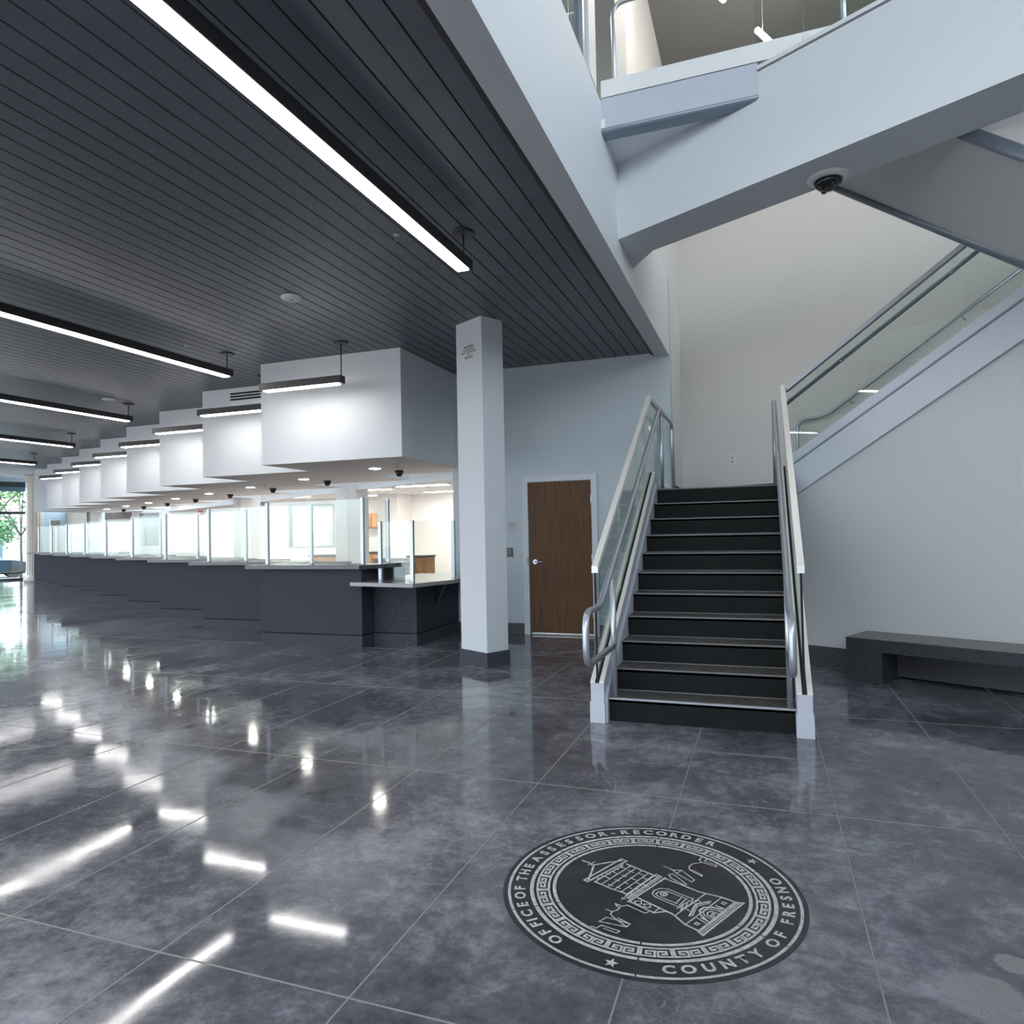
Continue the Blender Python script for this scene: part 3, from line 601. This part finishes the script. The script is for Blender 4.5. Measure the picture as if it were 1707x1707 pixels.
def counter(i):
    o = STEP * i
    L_ = ['nearest service counter with dark speckled front and glass screens beside the low counter'] + ['%s service counter from the square column, dark speckled front and glass screen' % ordn(k) for k in range(1, NU)]
    c = thing('service_counter', (-5.6 + o.x, 7.66 + o.y, 0), L_[i], 'counter', 'service counters in the stepped row')
    x1 = -4.82 if i == 0 else -4.37
    MB().box(-6.385 + o.x, 7.66 + o.y, .166, x1 + o.x, 8.80 + o.y, 1.0).build('front_panel', M['granite'], c)
    MB().box(-6.375 + o.x, 7.68 + o.y, .146, x1 - .02 + o.x, 8.79 + o.y, .168).build('reveal', M['gap'], c)
    MB().box(-6.385 + o.x, 7.66 + o.y, 0, x1 + o.x, 8.80 + o.y, .148).build('kick', M['granite_kick'], c)
    xr = -4.79 if i == 0 else -4.55
    b = MB(); b.box(-6.56 + o.x, 7.56 + o.y, 1.0, xr + o.x, 8.05 + o.y, 1.052, .004); b.box(-6.56 + o.x, 8.0 + o.y, 1.0, -6.30 + o.x, 8.85 + o.y, 1.052, .004)
    if i == 0: b.prism([(-4.80, 7.57, 1.0), (-4.62, 7.80, 1.0), (-4.62, 8.60, 1.0), (-4.80, 8.60, 1.0)], (0, 0, .052))
    b.build('countertop', M['slab'], c)
    def post(x, y, z1=1.90): return MB().box(x - .022 + o.x, y - .022 + o.y, 1.05, x + .022 + o.x, y + .022 + o.y, z1, .003).build('post', M['alu'], c)
    post(-6.43, 7.86); 
    px2, py2 = -5.83, 8.02
    post(px2, py2, 1.87)
    xe = -4.92 if i == 0 else -4.45
    MB().box(-6.40 + o.x, 7.855 + o.y, 1.06, xe - .03 + o.x, 7.865 + o.y, 1.90).build('glass_screen', M['glass'], c)
    if i == 0:
        post(-4.92, 7.86, 1.92); post(-4.72, 8.16, 1.90)
        MB().obox((-4.90, 7.88, 1.06), (.17, .26, 0), (.008, -.005, 0), (0, 0, .84)).build('glass_screen', M['glass'], c)
    MB().box(-6.30 + o.x, 8.35 + o.y, .74, -4.9 + o.x, 8.78 + o.y, .78).build('work_surface', M['slab_low'], c)
for i in range(NU): counter(i)
lc = thing('low_counter', (-4.4, 7.95, 0), 'low accessible counter with pale polished top between counters and square column', 'counter')
b = MB(); b.box(-4.82, 7.955, .166, -4.20, YD, .80); b.build('front_panel', M['granite'], lc)
MB().box(-4.82, 7.955, 0, -4.20, YD, .148).build('kick', M['granite_kick'], lc)
MB().box(-4.82, 7.975, .146, -4.22, YD, .168).build('reveal', M['gap'], lc)
b = MB(); b.prism([(-4.86, 7.46, .80), (-3.90, 7.30, .80), (-3.68, 8.0, .80), (-3.68, 9.24, .80), (-4.815, 9.24, .80), (-4.815, 7.655, .80), (-4.86, 7.655, .80)], (0, 0, .046)); b.build('countertop', M['slab_low'], lc)
b = MB(); b.prism([(-4.199, 8.50, .80), (-4.02, 8.50, .80), (-4.199, 8.50, .46)], (0, .04, 0)); b.build('bracket', M['black'], lc)
for x, y in ((-4.66, 7.86), (-4.07, 7.62), (-3.92, 8.50)):
    MB().box(x - .022, y - .022, .846, x + .022, y + .022, 1.60, .003).build('post', M['alu'], lc)
MB().obox((-4.635, 7.86, .85), (.54, -.22, 0), (.004, .009, 0), (0, 0, .745)).build('glass_screen', M['glass'], lc)
MB().obox((-4.062, 7.65, .85), (.135, .82, 0), (.009, -.002, 0), (0, 0, .745)).build('glass_screen', M['glass'], lc)

# ------------------------------------------------------------------ lamps
def linear(name, x0, y0, x1, y1, zlo, zhi, rods, label, group, lens='lens'):
    a, b_ = Vector((x0, y0, 0)), Vector((x1, y1, 0)); u = (b_ - a).normalized(); v = Vector((-u.y, u.x, 0)); hw = .055
    l = thing(name, (x1, y1, ZC), label, 'lamp', group)
    Z = lambda z: Vector((0, 0, z))
    MB().obox(a - v * hw + Z(zlo + .012), b_ - a, v * 2 * hw, Z(zhi - zlo - .012), .003).build('housing', M['housing'], l)
    MB().obox(a + u * .06 - v * (hw - .008) + Z(zlo), (b_ - a) - u * .12, v * 2 * (hw - .008), Z(.016), .004).build('lens', M[lens], l)
    for p in rods:
        p = Vector((p[0], p[1], 0))
        MB().tube([p + Z(zhi), p + Z(ZC - .01)], .007, 8).build('rod', M['housing'], l)
        MB().lathe(p, [(.085, ZC - .018), (.09, ZC - .004), (.09, ZC + .001)], 20).build('canopy', M['housing'], l)
    return l
for k in range(5):
    x = -2.13 - 4.05 * k * 1.0; y = 4.95 + 2.06 * k
    x = [-2.13, -6.33, -10.24, -14.13, -18.22][k]; y = [4.95, 7.06, 9.03, 11.0, 13.1][k]
    linear('linear_pendant', x, -9.2, x, y, 3.455, 3.555, [(x, y - .05), (x, .6), (x, -4), (x, -8.8)],
           'long black linear pendant running toward the camera, %s from the bridge' % ordn(k), 'long linear pendants over the lobby')
for i in range(8):
    o = STEP * i
    linear('counter_pendant', -5.91 + o.x, 7.14 + o.y, -4.715 + o.x, 7.14 + o.y, 3.25, 3.352, [(-4.735 + o.x, 7.14 + o.y)],
           'short black linear pendant before the stepped bulkheads, %s from the square column' % ordn(i), 'short pendants over the counters', 'lens_counter')
for i in range(8):
    o = STEP * i; p = Vector((-5.29, 8.81, 0)) + o
    dl = thing('downlight', (p.x, p.y, 2.396), 'round downlight in the bulkhead underside over the %s counter' % ordn(i), 'downlight', 'downlights under the bulkheads')
    MB().lathe((p.x, p.y, 0), [(.10, 2.388), (.105, 2.392), (.105, 2.397)], 20).build('trim_ring', M['white'], dl)
    MB().lathe((p.x, p.y, 0), [(.075, 2.385), (.078, 2.389)], 20).build('lens', M['downlight'], dl)
    p = Vector((-5.19, 9.34, 0)) + o
    dc = thing('dome_camera', (p.x, p.y, 2.396), 'small black dome camera under the bulkhead over the %s counter' % ordn(i), 'security camera', 'dome cameras under the bulkheads')
    MB().lathe((p.x, p.y, 0), [(.06, 2.352), (.065, 2.36), (.065, 2.397)], 18).build('base', M['black'], dc)
    MB().lathe((p.x, p.y, 0), [(.012, 2.302), (.035, 2.31), (.05, 2.33), (.052, 2.354)], 18).build('dome', M['blackgloss'], dc)
for nm, p in (('nearest', (-4.683, 8.367)), ('second', (-8.538, 10.373))):
    sp = thing('sprinkler', (p[0], p[1], 2.396), 'pendent sprinkler head under the bulkheads, %s from the square column' % nm, 'sprinkler')
    MB().lathe((p[0], p[1], 0), [(.03, 2.39), (.03, 2.398)], 14).build('escutcheon', M['alu'], sp)
    MB().lathe((p[0], p[1], 0), [(.014, 2.338), (.014, 2.341), (.006, 2.344), (.006, 2.392)], 12).build('head', M['greypl'], sp)
for i, p in enumerate(((-4.26, 5.588), (-10.131, 8.505))):
    sm = thing('smoke_detector', (p[0], p[1], ZC), 'round white smoke detector on the plank ceiling, %s' % ('beside the nearest long pendant' if i == 0 else 'beyond the second long pendant'), 'detector')
    MB().lathe((p[0], p[1], 0), [(.055, 3.725), (.085, 3.735), (.10, 3.75), (.10, 3.762)], 24).build('cover', M['white'], sm)
    MB().lathe((p[0], p[1], 0), [(.02, 3.718), (.022, 3.726)], 14).build('sensor', M['greypl'], sm)
for i, p in enumerate(((-6.496, 6.52), (-2.62, 4.73), (-10.332, 8.351), (-13.909, 10.397), (-6.143, 6.986), (-17.6, 12.6))):
    w_ = ['beside the second long pendant', 'left of the nearest long pendant', 'beside the third long pendant', 'beside the fourth long pendant', 'near the end of the second long pendant', 'beside the fifth long pendant'][i]
    sp = thing('sprinkler', (p[0], p[1], ZC), 'small sprinkler head in the plank ceiling %s' % w_, 'sprinkler')
    MB().lathe((p[0], p[1], 0), [(.022, 3.750), (.026, 3.762)], 14).build('escutcheon', M['alu'], sp)
    MB().lathe((p[0], p[1], 0), [(.012, 3.712), (.012, 3.715), (.005, 3.718), (.005, 3.75)], 12).build('head', M['greypl'], sp)
vt = thing('air_grille', (-7.48, 8.70, 3.62), 'slotted white air grille on the second bulkhead above its pendant', 'vent')
MB().box(-7.82, 8.690, 3.54, -7.10, 8.704, 3.705, .002).build('frame', M['soffit'], vt)
for k in range(3): MB().box(-7.79, 8.686, 3.565 + .045 * k, -7.13, 8.692, 3.592 + .045 * k).build('slot', M['gap'], vt)
# multi-lens dome on the beam
mc = thing('dome_camera', (.50, 5.42, 3.93), 'large black multi-lens dome in a white ring under the bridge beam', 'security camera')
MB().lathe((.50, 5.42, 0), [(.10, 3.905), (.125, 3.912), (.14, 3.925), (.142, 3.931)], 36).build('ring', M['white'], mc)
MB().lathe((.50, 5.42, 0), [(.03, 3.845), (.06, 3.85), (.088, 3.875), (.098, 3.908)], 36).build('dome', M['blackgloss'], mc)
for k in range(4):
    a = k * math.pi / 2 + .4
    MB().lathe((.50 + .062 * math.cos(a), 5.42 + .062 * math.sin(a), 0), [(.014, 3.846), (.02, 3.852), (.02, 3.868)], 14).build('lens_barrel', M['black'], mc)
# pendants of the stair hall
for i, (p, l_, w_) in enumerate((((.073, 7.427), 1.2, 'half hidden by the white upstand'), ((-.22 - .465 * 1.2, 6.88 - .885 * 1.2), 1.2, 'cut by the photo top'), ((-1.66 - .465 * 1.2, 6.81 - .885 * 1.2), 1.2, 'seen through the upper glazing'))):
    p = Vector((p[0], p[1], 6.5)); q = p + N * l_
    t_ = thing('tube_pendant', p, 'slim bright tube pendant of the stair hall, ' + w_, 'lamp', 'tube pendants of the stair hall')
    MB().tube([p, q], .028, 12).build('tube', M['tube'], t_)
    for a in (p + N * .12, q - N * .12): MB().tube([a, a + Vector((0, 0, 1.1))], .004, 6).build('cable', M['alu'], t_)

# ------------------------------------------------------------------ staff room behind the counters
YB = 18.2; ZO = 2.52
b = MB(); b.prism([DG(-24.5, 6.2, .001), DG(-8.2, 6.2, .001), (-4.3, 10, .001), (-4.3, 21.3, .001), (-24, 21.3, .001)], (0, 0, .004)); struct('floor_office_bounce', b, mat('light bounce floor', (.7, .68, .65, 1), .6))  # unseen pale sheet added to bounce light onto the bulkhead undersides
b = MB(); b.obox(DG(-25.6, 7.3, 2.35), T * 18.45, N * .15, (0, 0, 1.6)); struct('wall_header', b, M['wall_office'])
b = MB(); b.prism([DG(-25.6, 7.44, ZO), DG(-7.2, 7.44, ZO), (-4.05, 11, ZO), (-4.05, 21.4, ZO), (-26, 21.4, ZO)], (0, 0, .08)); struct('ceiling_office', b, M['ceil_white'])
b = MB()
b.box(-22.74, YB, 0, -22.20, YB + .15, ZO); b.box(-22.20, YB, 2.40, -20.62, YB + .15, ZO); b.box(-20.62, YB, 0, -20.25, YB + .15, ZO)
b.box(-20.25, YB, 2.31, -19.36, YB + .15, ZO); b.box(-20.25, YB, 0, -19.36, YB + .15, 1.18); b.box(-19.36, YB, 0, -16.10, YB + .15, ZO)
b.box(-14.85, YB, 0, -14.02, YB + .15, ZO); b.box(-14.02, YB, 2.345, -12.42, YB + .15, ZO); b.box(-14.02, YB, 0, -12.42, YB + .15, 1.10); b.box(-12.42, YB, 0, -9.92, YB + .15, ZO)
b.box(-16.10, YB, 2.45, -14.85, YB + .15, ZO)
struct('wall_office_back', b, M['wall_office'], 'white back wall of the staff room behind the counters')
b = MB(); b.prism([(-22.74, YB), (-22.62, YB), tuple(DG(-31.4, 5.5).xy), tuple(DG(-31.5, 5.4).xy)] if False else [(-22.74, YB, 0), (-22.60, YB, 0), (-25.25, 19.55, 0), (-25.36, 19.46, 0)], (0, 0, 2.6)); struct('wall_office_left', b, M['wall_office_shade'])
b = MB(); b.box(-16.1, YB + 1.6, 0, -9.8, YB + 1.75, ZO); b.box(-16.2, YB + .1, 0, -16.05, YB + 1.7, ZO); struct('wall_office_rear', b, M['wall_office'])
b = MB(); b.box(-9.92, 16.6, 0, -9.30, YB + .1, ZO); b.box(-9.3, 17.4, 0, -6.2, 17.55, ZO); b.box(-6.3, 9.4, 0, -6.15, 17.5, ZO) if False else None
struct('wall_office_right', b, M['wall_office'])
b = MB(); b.box(-4.20, YD + .15, 0, -4.05, 21.4, 4.0); b.box(-26, 21.4, 0, -4.05, 21.55, 3.0); struct('wall_office_side', b, M['wall_office'])
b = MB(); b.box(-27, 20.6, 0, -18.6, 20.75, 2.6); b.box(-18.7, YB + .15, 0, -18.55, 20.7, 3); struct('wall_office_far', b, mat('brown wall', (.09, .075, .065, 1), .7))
for nm, x0, x1, z0, z1, lab in (('window_2', -20.25, -19.36, 1.18, 2.31, 'white framed window in the staff room back wall'), ('window_3', -14.02, -12.42, 1.10, 2.345, 'wide dark edged window in the staff room back wall')):
    w = thing(nm, ((x0 + x1) / 2, YB, z0), lab, 'window'); w['kind'] = 'structure'
    MB().box(x0, YB + .06, z0, x1, YB + .07, z1).build('pane', M['glass_green'], w)
    b = MB(); e = .05
    for q in ((x0 - e, z0 - e, x1 + e, z0), (x0 - e, z1, x1 + e, z1 + e), (x0 - e, z0, x0, z1), (x1, z0, x1 + e, z1)): b.box(q[0], YB - .02, q[1], q[2], YB + .02, q[3])
    b.build('window_frame', M['white'] if nm == 'window_2' else M['greypl'], w)
MB_ = thing('door_2', (-15.5, YB, 0), 'grey door frame in the staff room back wall', 'door'); MB_['kind'] = 'structure'
b = MB(); b.box(-16.12, YB - .03, 0, -16.0, YB + .02, 2.5); b.box(-14.95, YB - .03, 0, -14.85, YB + .02, 2.5); b.box(-16.1, YB - .03, 2.42, -14.85, YB + .02, 2.5); b.build('door_frame', M['greypl'], MB_)
w = thing('window_4', (-24, 20.5, .9), 'bright glazing seen through the dark opening of the staff room', 'window'); w['kind'] = 'structure'
MB().box(-24.75, 20.56, .95, -23.0, 20.58, 2.1).build('pane', emit('daylit glazing', (.72, .86, .95, 1), .9), w)
b = MB(); b.box(-24.75, 20.53, 1.46, -23.0, 20.57, 1.50); b.box(-23.92, 20.53, .95, -23.88, 20.57, 2.1); b.build('window_frame', M['alu'], w)
b = MB(); b.box(-22.70, YB - .01, 1.15, -22.60, YB, 2.37); struct('trim_4', b, M['grey_panel'])
fa = thing('fire_alarm', (-17.57, YB, 2.25), 'small red fire alarm strobe on the white staff room wall', 'fire alarm')
MB().box(-17.65, YB - .05, 2.17, -17.49, YB, 2.33, .005).build('body', M['red'], fa); MB().box(-17.61, YB - .07, 2.20, -17.55, YB - .045, 2.27).build('strobe', M['white'], fa)
th_ = thing('thermostat', (-17.83, YB, 1.22), 'small white thermostat plate on the staff room wall below the alarm', 'thermostat')
MB().box(-17.93, YB - .02, 1.15, -17.73, YB, 1.29, .004).build('body', M['white'], th_); MB().box(-17.86, YB - .024, 1.20, -17.80, YB - .018, 1.24).build('display', M['greypl'], th_)
# structural columns in the staff room
for i, c_ in enumerate(((-8.0, 12.2), (-12.3, 14.05))):
    c0 = Vector((c_[0], c_[1], 0))
    q = thing('square_column', c0, 'pale square column inside the staff room, %s from the lobby column' % ('first' if i == 0 else 'second'), 'column', 'columns behind the counters')
    MB().obox(c0 - cx * .5, cx * .5, cn * .5, (0, 0, ZO)).build('shaft', M['wall_office'], q)
    MB().obox(c0 - cx * .51 - cn * .01, cx * .52, cn * .52, (0, 0, .15)).build('base', M['base'], q)
def cabinet(name, x0, y0, z0, x1, y1, z1, nd, m, label, cat='cabinet', top=True):
    c = thing(name, ((x0 + x1) / 2, (y0 + y1) / 2, z0), label, cat)
    MB().box(x0, y0 + .02, z0, x1, y1, z1).build('body', m, c)
    w_ = (x1 - x0) / nd
    for k in range(nd):
        d = MB().box(x0 + w_ * k + .006, y0, z0 + .02, x0 + w_ * (k + 1) - .006, y0 + .022, z1 - .02, .002).build('door', m, c)
        MB().tube([(x0 + w_ * k + w_ * .85, y0 - .02, z0 + .08), (x0 + w_ * k + w_ * .85, y0 - .02, z0 + .22)], .008, 6).build('handle', M['greypl'], d)
    if top: MB().box(x0 - .02, y0 - .02, z1, x1 + .02, y1, z1 + .04).build('top', M['slab'], c)
    return c
cabinet('wall_cabinet', -11.12, YB - .35, 1.62, -10.1, YB, 2.05, 4, M['wood_cab'], 'light wood wall cabinet high in the staff room corner', top=False)
cabinet('base_cabinet', -11.1, YB - .6, 0, -9.97, YB - .004, .88, 3, M['wood_cab'], 'light wood base cabinet below the wall cabinet')
cabinet('base_cabinet', -11.7, 16.0, 0, -10.4, 16.5, .86, 3, M['wood_cab'], 'low wood cabinet behind the second glass screen')
cz = cabinet('credenza', -7.06, 13.0, 0, -6.67, 13.5, .93, 2, M['wood_cab'], 'low storage unit with wood doors behind the low counter')
MB().box(-7.9, 13.0, 0, -7.08, 13.06, .92).build('end_panel', M['grey_panel'], cz)
for i in range(5):
    x, y = -9.6 - 2.02 * i, 11.6 + 1.06 * i
    dk = thing('desk', (x, y, 0), 'grey topped work desk behind the glass screens, %s from the low counter' % ordn(i), 'desk', 'desks behind the counters')
    MB().box(x - .8, y - .35, .72 + .16, x + .8, y + .35, .92).build('desk_top', M['slab'], dk)
    for sx_ in (-.75, .71): MB().box(x + sx_, y - .33, 0, x + sx_ + .04, y + .33, .88).build('leg', M['grey_panel'], dk)
    MB().box(x - .71, y - .33, .3, x + .71, y - .30, .88).build('modesty_panel', M['grey_panel'], dk)
k = 0
for p in ((-9.0, 14.6), (-7.2, 14.0), (-10.6, 16.8), (-12.5, 16.2), (-15.0, 16.6), (-18.0, 17.0), (-20.0, 15.6), (-14.9, 19.0), (-7.7, 16.4)):
    lt = thing('troffer_light', (p[0], p[1], ZO), 'white rectangular office ceiling light, %s from the low counter' % ordn(k), 'ceiling light', 'office ceiling lights'); k += 1
    MB().box(p[0] - .66, p[1] - .17, ZO - .014, p[0] + .66, p[1] + .17, ZO + .002).build('frame', M['white'], lt)
    MB().box(p[0] - .62, p[1] - .13, ZO - .020, p[0] + .62, p[1] + .13, ZO - .013).build('diffuser', M['troffer'], lt)

# ------------------------------------------------------------------ window end of the lobby
def at(s_, d_, z=0.0): return DG(s_, d_, z)
SE = -31.5
b = MB(); b.obox(at(SE - .2, 4.15), T * .2, N * 3.2, (0, 0, 3.9)); b.obox(at(SE - .2, -24, 3.62), T * .2, N * 28.2, (0, 0, .28)); struct('wall_end', b, M['wall_day_tint'], 'end wall tinted as by daylight beside the far window')
w = thing('window_5', at(SE, 0, .05), 'tall dark framed street window at the far left end', 'window'); w['kind'] = 'structure'
for k in range(4):
    d0, d1 = 4.12 - 1.9 * (k + 1), 4.12 - 1.9 * k
    MB().obox(at(SE - .05, d0), T * .01, N * 1.9, (0, 0, 3.62)).build('pane', M['glass'], w)
    MB().obox(at(SE - .1, d0 - .04), T * .12, N * .08, (0, 0, 3.62)).build('mullion', M['frame_dark'], w)
for z0, z1 in ((0, .07), (.24, .30), (2.44, 2.54), (3.45, 3.64), (1.37, 1.39)): MB().obox(at(SE - .1, -3.6, z0), T * .12, N * 7.7, (0, 0, z1 - z0)).build('transom', M['frame_dark'] if z1 < 1 or z0 > 2 else M['greypl'], w)
MB().obox(at(SE - .02, -3.6, 3.28), T * .02, N * 7.7, (0, 0, .2)).build('roller_blind', M['bldg_dark'], w)
pc = Vector((-24.30, 17.45, 0))
fc = thing('fluted_column', pc, 'cream fluted column with stepped base beside the far street window', 'column')
b = MB(); prof = []
for k in range(64):
    a = 2 * math.pi * k / 64; r_ = .235 - (.014 if (k // 2) % 2 else 0); prof.append((pc.x + r_ * math.cos(a), pc.y + r_ * math.sin(a), .22))
b.prism(prof, (0, 0, 3.30)); b.build('shaft', M['cream'], fc)
MB().lathe(pc, [(.36, 0), (.36, .12), (.31, .14), (.31, .17), (.26, .20), (.25, .24)], 36).build('base', M['cream'], fc)
MB().lathe(pc, [(.24, 3.50), (.28, 3.56), (.28, 3.62), (.33, 3.66), (.33, ZC + .008)], 36).build('capital', M['cream'], fc)
for i, q in enumerate(((-30.2, 2.2), (-29.3, 2.6), (-30.9, 1.2))):
    p = at(*q)
    dl = thing('downlight', (p.x, p.y, ZC), 'round downlight in the white ceiling by the far window, %s from the column' % ('nearest', 'second', 'third')[i], 'downlight', 'downlights by the far window')
    MB().lathe((p.x, p.y, 0), [(.09, ZC - .006), (.10, ZC + .011)], 20).build('trim_ring', M['white'], dl)
    MB().lathe((p.x, p.y, 0), [(.07, ZC - .01), (.072, ZC - .003)], 20).build('lens', M['downlight'], dl)
dd = thing('door_3', at(SE, 5.05, 0), 'pale grey door in the daylight-tinted end wall', 'door'); dd['kind'] = 'structure'
MB().obox(at(SE, 4.90), T * .03, N * .30, (0, 0, 2.2)).build('door_leaf', M['grey_panel'], dd)
MB().obox(at(SE, 4.84), T * .02, N * .06, (0, 0, 2.26)).build('door_frame', M['white'], dd)
# street outside
b = MB(); b.obox(at(-90, -60, -.6), T * 54, N * 110, (0, 0, .1)); b.obox(at(-36, -60, -.6), T * 4.3, N * 110, (0, 0, .5)); struct('ground', b, M['asphalt'], 'pale street outside the far window')
bl = thing('building', at(-60, 2, -.5), 'pale building across the street beyond the far window', 'building')
MB().obox(at(-66, -22, -.5), T * 6, N * 60, (0, 0, 4.6)).build('wall', M['bldg'], bl)
for k in range(6): 
    if k != 3: MB().obox(at(-60.02, -17.5 + 5.2 * k, .2), T * .1, N * 3.2, (0, 0, 2.4)).build('window', M['bldg_dark'], bl)
def car(o, label):
    c = thing('car', o, label, 'car'); o = Vector(o)
    Q = lambda l, z: o + N * l + Vector((0, 0, z))
    b = MB(); W = T * 1.75
    b.prism([Q(-2.2, .3), Q(2.2, .3), Q(2.25, .75), Q(1.5, .92), Q(.95, .95), Q(-1.4, .98), Q(-2.15, .9)], W); b.build('body', M['car'], c)
    b = MB(); b.prism([Q(-1.6, .95), Q(1.05, .93), Q(.35, 1.42), Q(-1.0, 1.45)], W); b.build('cabin', M['carglass'], c)
    b = MB(); b.prism([Q(-1.05, 1.44), Q(.38, 1.41), Q(.3, 1.47), Q(-.95, 1.50)], W); b.build('roof', M['car'], c)
    for l in (-1.35, 1.4):
        for k in (0, 1):
            p0 = Q(l, .32) + T * (-.02 if not k else 1.55)
            MB().tube([p0, p0 + T * .22], .32, 20).build('wheel', M['tyre'], c)
car(at(-47, 4.0, -.5), 'dark parked car seen through the far street window')
def tree(o, h, label, lean, n, rad, m, trunk=.07):
    o = Vector(o); t_ = thing('street_tree', o, label, 'tree')
    b = MB(); fork = o + Vector((0, 0, h * .42))
    b.tube([o, o + Vector((.02, 0, h * .2)), fork], trunk, 8)
    tips = []
    for k in range(6):
        a = k * 1.05 + lean; e = fork + Vector((math.cos(a) * h * .22, math.sin(a) * h * .22, h * (.28 + .07 * (k % 3))))
        b.tube([fork, fork.lerp(e, .5) + Vector((0, 0, .1)), e], trunk * .45, 6); tips.append(e)
        for j in range(2):
            e2 = e + Vector((math.cos(a + j * 1.7 - .8) * h * .14, math.sin(a + j * 1.7 - .8) * h * .14, h * .12)); b.tube([fork.lerp(e, .6), e2], trunk * .25, 5); tips.append(e2)
    b.build('trunk', M['bark'], t_)
    b = MB()
    for k in range(n):
        c = random.choice(tips) + Vector((random.gauss(0, rad), random.gauss(0, rad), random.gauss(0, rad * .8)))
        u = Vector((random.gauss(0, 1), random.gauss(0, 1), random.gauss(0, 1))).normalized() * .11; v = u.orthogonal().normalized() * .06
        b.quad(c - u, c + v, c + u, c - v)
    b.build('foliage', m, t_)
tree(at(-34.6, 4.36, -.11), 4.2, 'slender forked street tree just outside the far window', .5, 700, .30, M['leaf'], .05)
tree(at(-44, 4.25, -.5), 7.0, 'leafy green street tree farther across the road', 1.2, 1800, .75, M['leaf2'], .12)
bu = thing('street_shrub', at(-53, 5.2, -.5), 'rounded dark green tree in front of the pale street building', 'tree')
MB().tube([at(-53, 5.2, -.5), at(-53, 5.2, 1.4)], .09, 8).build('trunk', M['bark'], bu)
b = MB()
for k in range(1500):
    c = at(-53, 5.2, 2.1) + Vector((random.gauss(0, .55), random.gauss(0, .55), random.gauss(0, .45)))
    u = Vector((random.gauss(0, 1), random.gauss(0, 1), random.gauss(0, 1))).normalized() * .12; v = u.orthogonal().normalized() * .07
    b.quad(c - u, c + v, c + u, c - v)
b.build('foliage', M['leaf2'], bu)

# ------------------------------------------------------------------ daylight
wd = bpy.data.worlds.new('sky'); SC.world = wd; wd.use_nodes = True; nt = wd.node_tree
bg = nt.nodes['Background']; bg.inputs['Strength'].default_value = 3.3
tc = nt.nodes.new('ShaderNodeTexCoord'); sp = nt.nodes.new('ShaderNodeSeparateXYZ'); cr = nt.nodes.new('ShaderNodeValToRGB')
e = cr.color_ramp.elements; e[0].position = .495; e[0].color = (.46, .47, .48, 1); e[1].position = .53; e[1].color = (.78, .885, 1.0, 1)
mp = nt.nodes.new('ShaderNodeMath'); mp.operation = 'MULTIPLY_ADD'; mp.inputs[1].default_value = .5; mp.inputs[2].default_value = .5
nt.links.new(tc.outputs['Generated'], sp.inputs[0]); nt.links.new(sp.outputs['Z'], mp.inputs[0]); nt.links.new(mp.outputs[0], cr.inputs[0]); nt.links.new(cr.outputs[0], bg.inputs['Color'])
SC.view_settings.view_transform = 'Standard'; SC.view_settings.look = 'None'; SC.view_settings.gamma = 1
SC.view_settings.use_curve_mapping = False; SC.view_settings.exposure = 1.28
SC.cycles.max_bounces = 10; SC.cycles.transparent_max_bounces = 24; SC.cycles.diffuse_bounces = 6
SC.cycles.caustics_reflective = False; SC.cycles.caustics_refractive = False; SC.cycles.sample_clamp_indirect = 6
SC.cycles.use_denoising = True
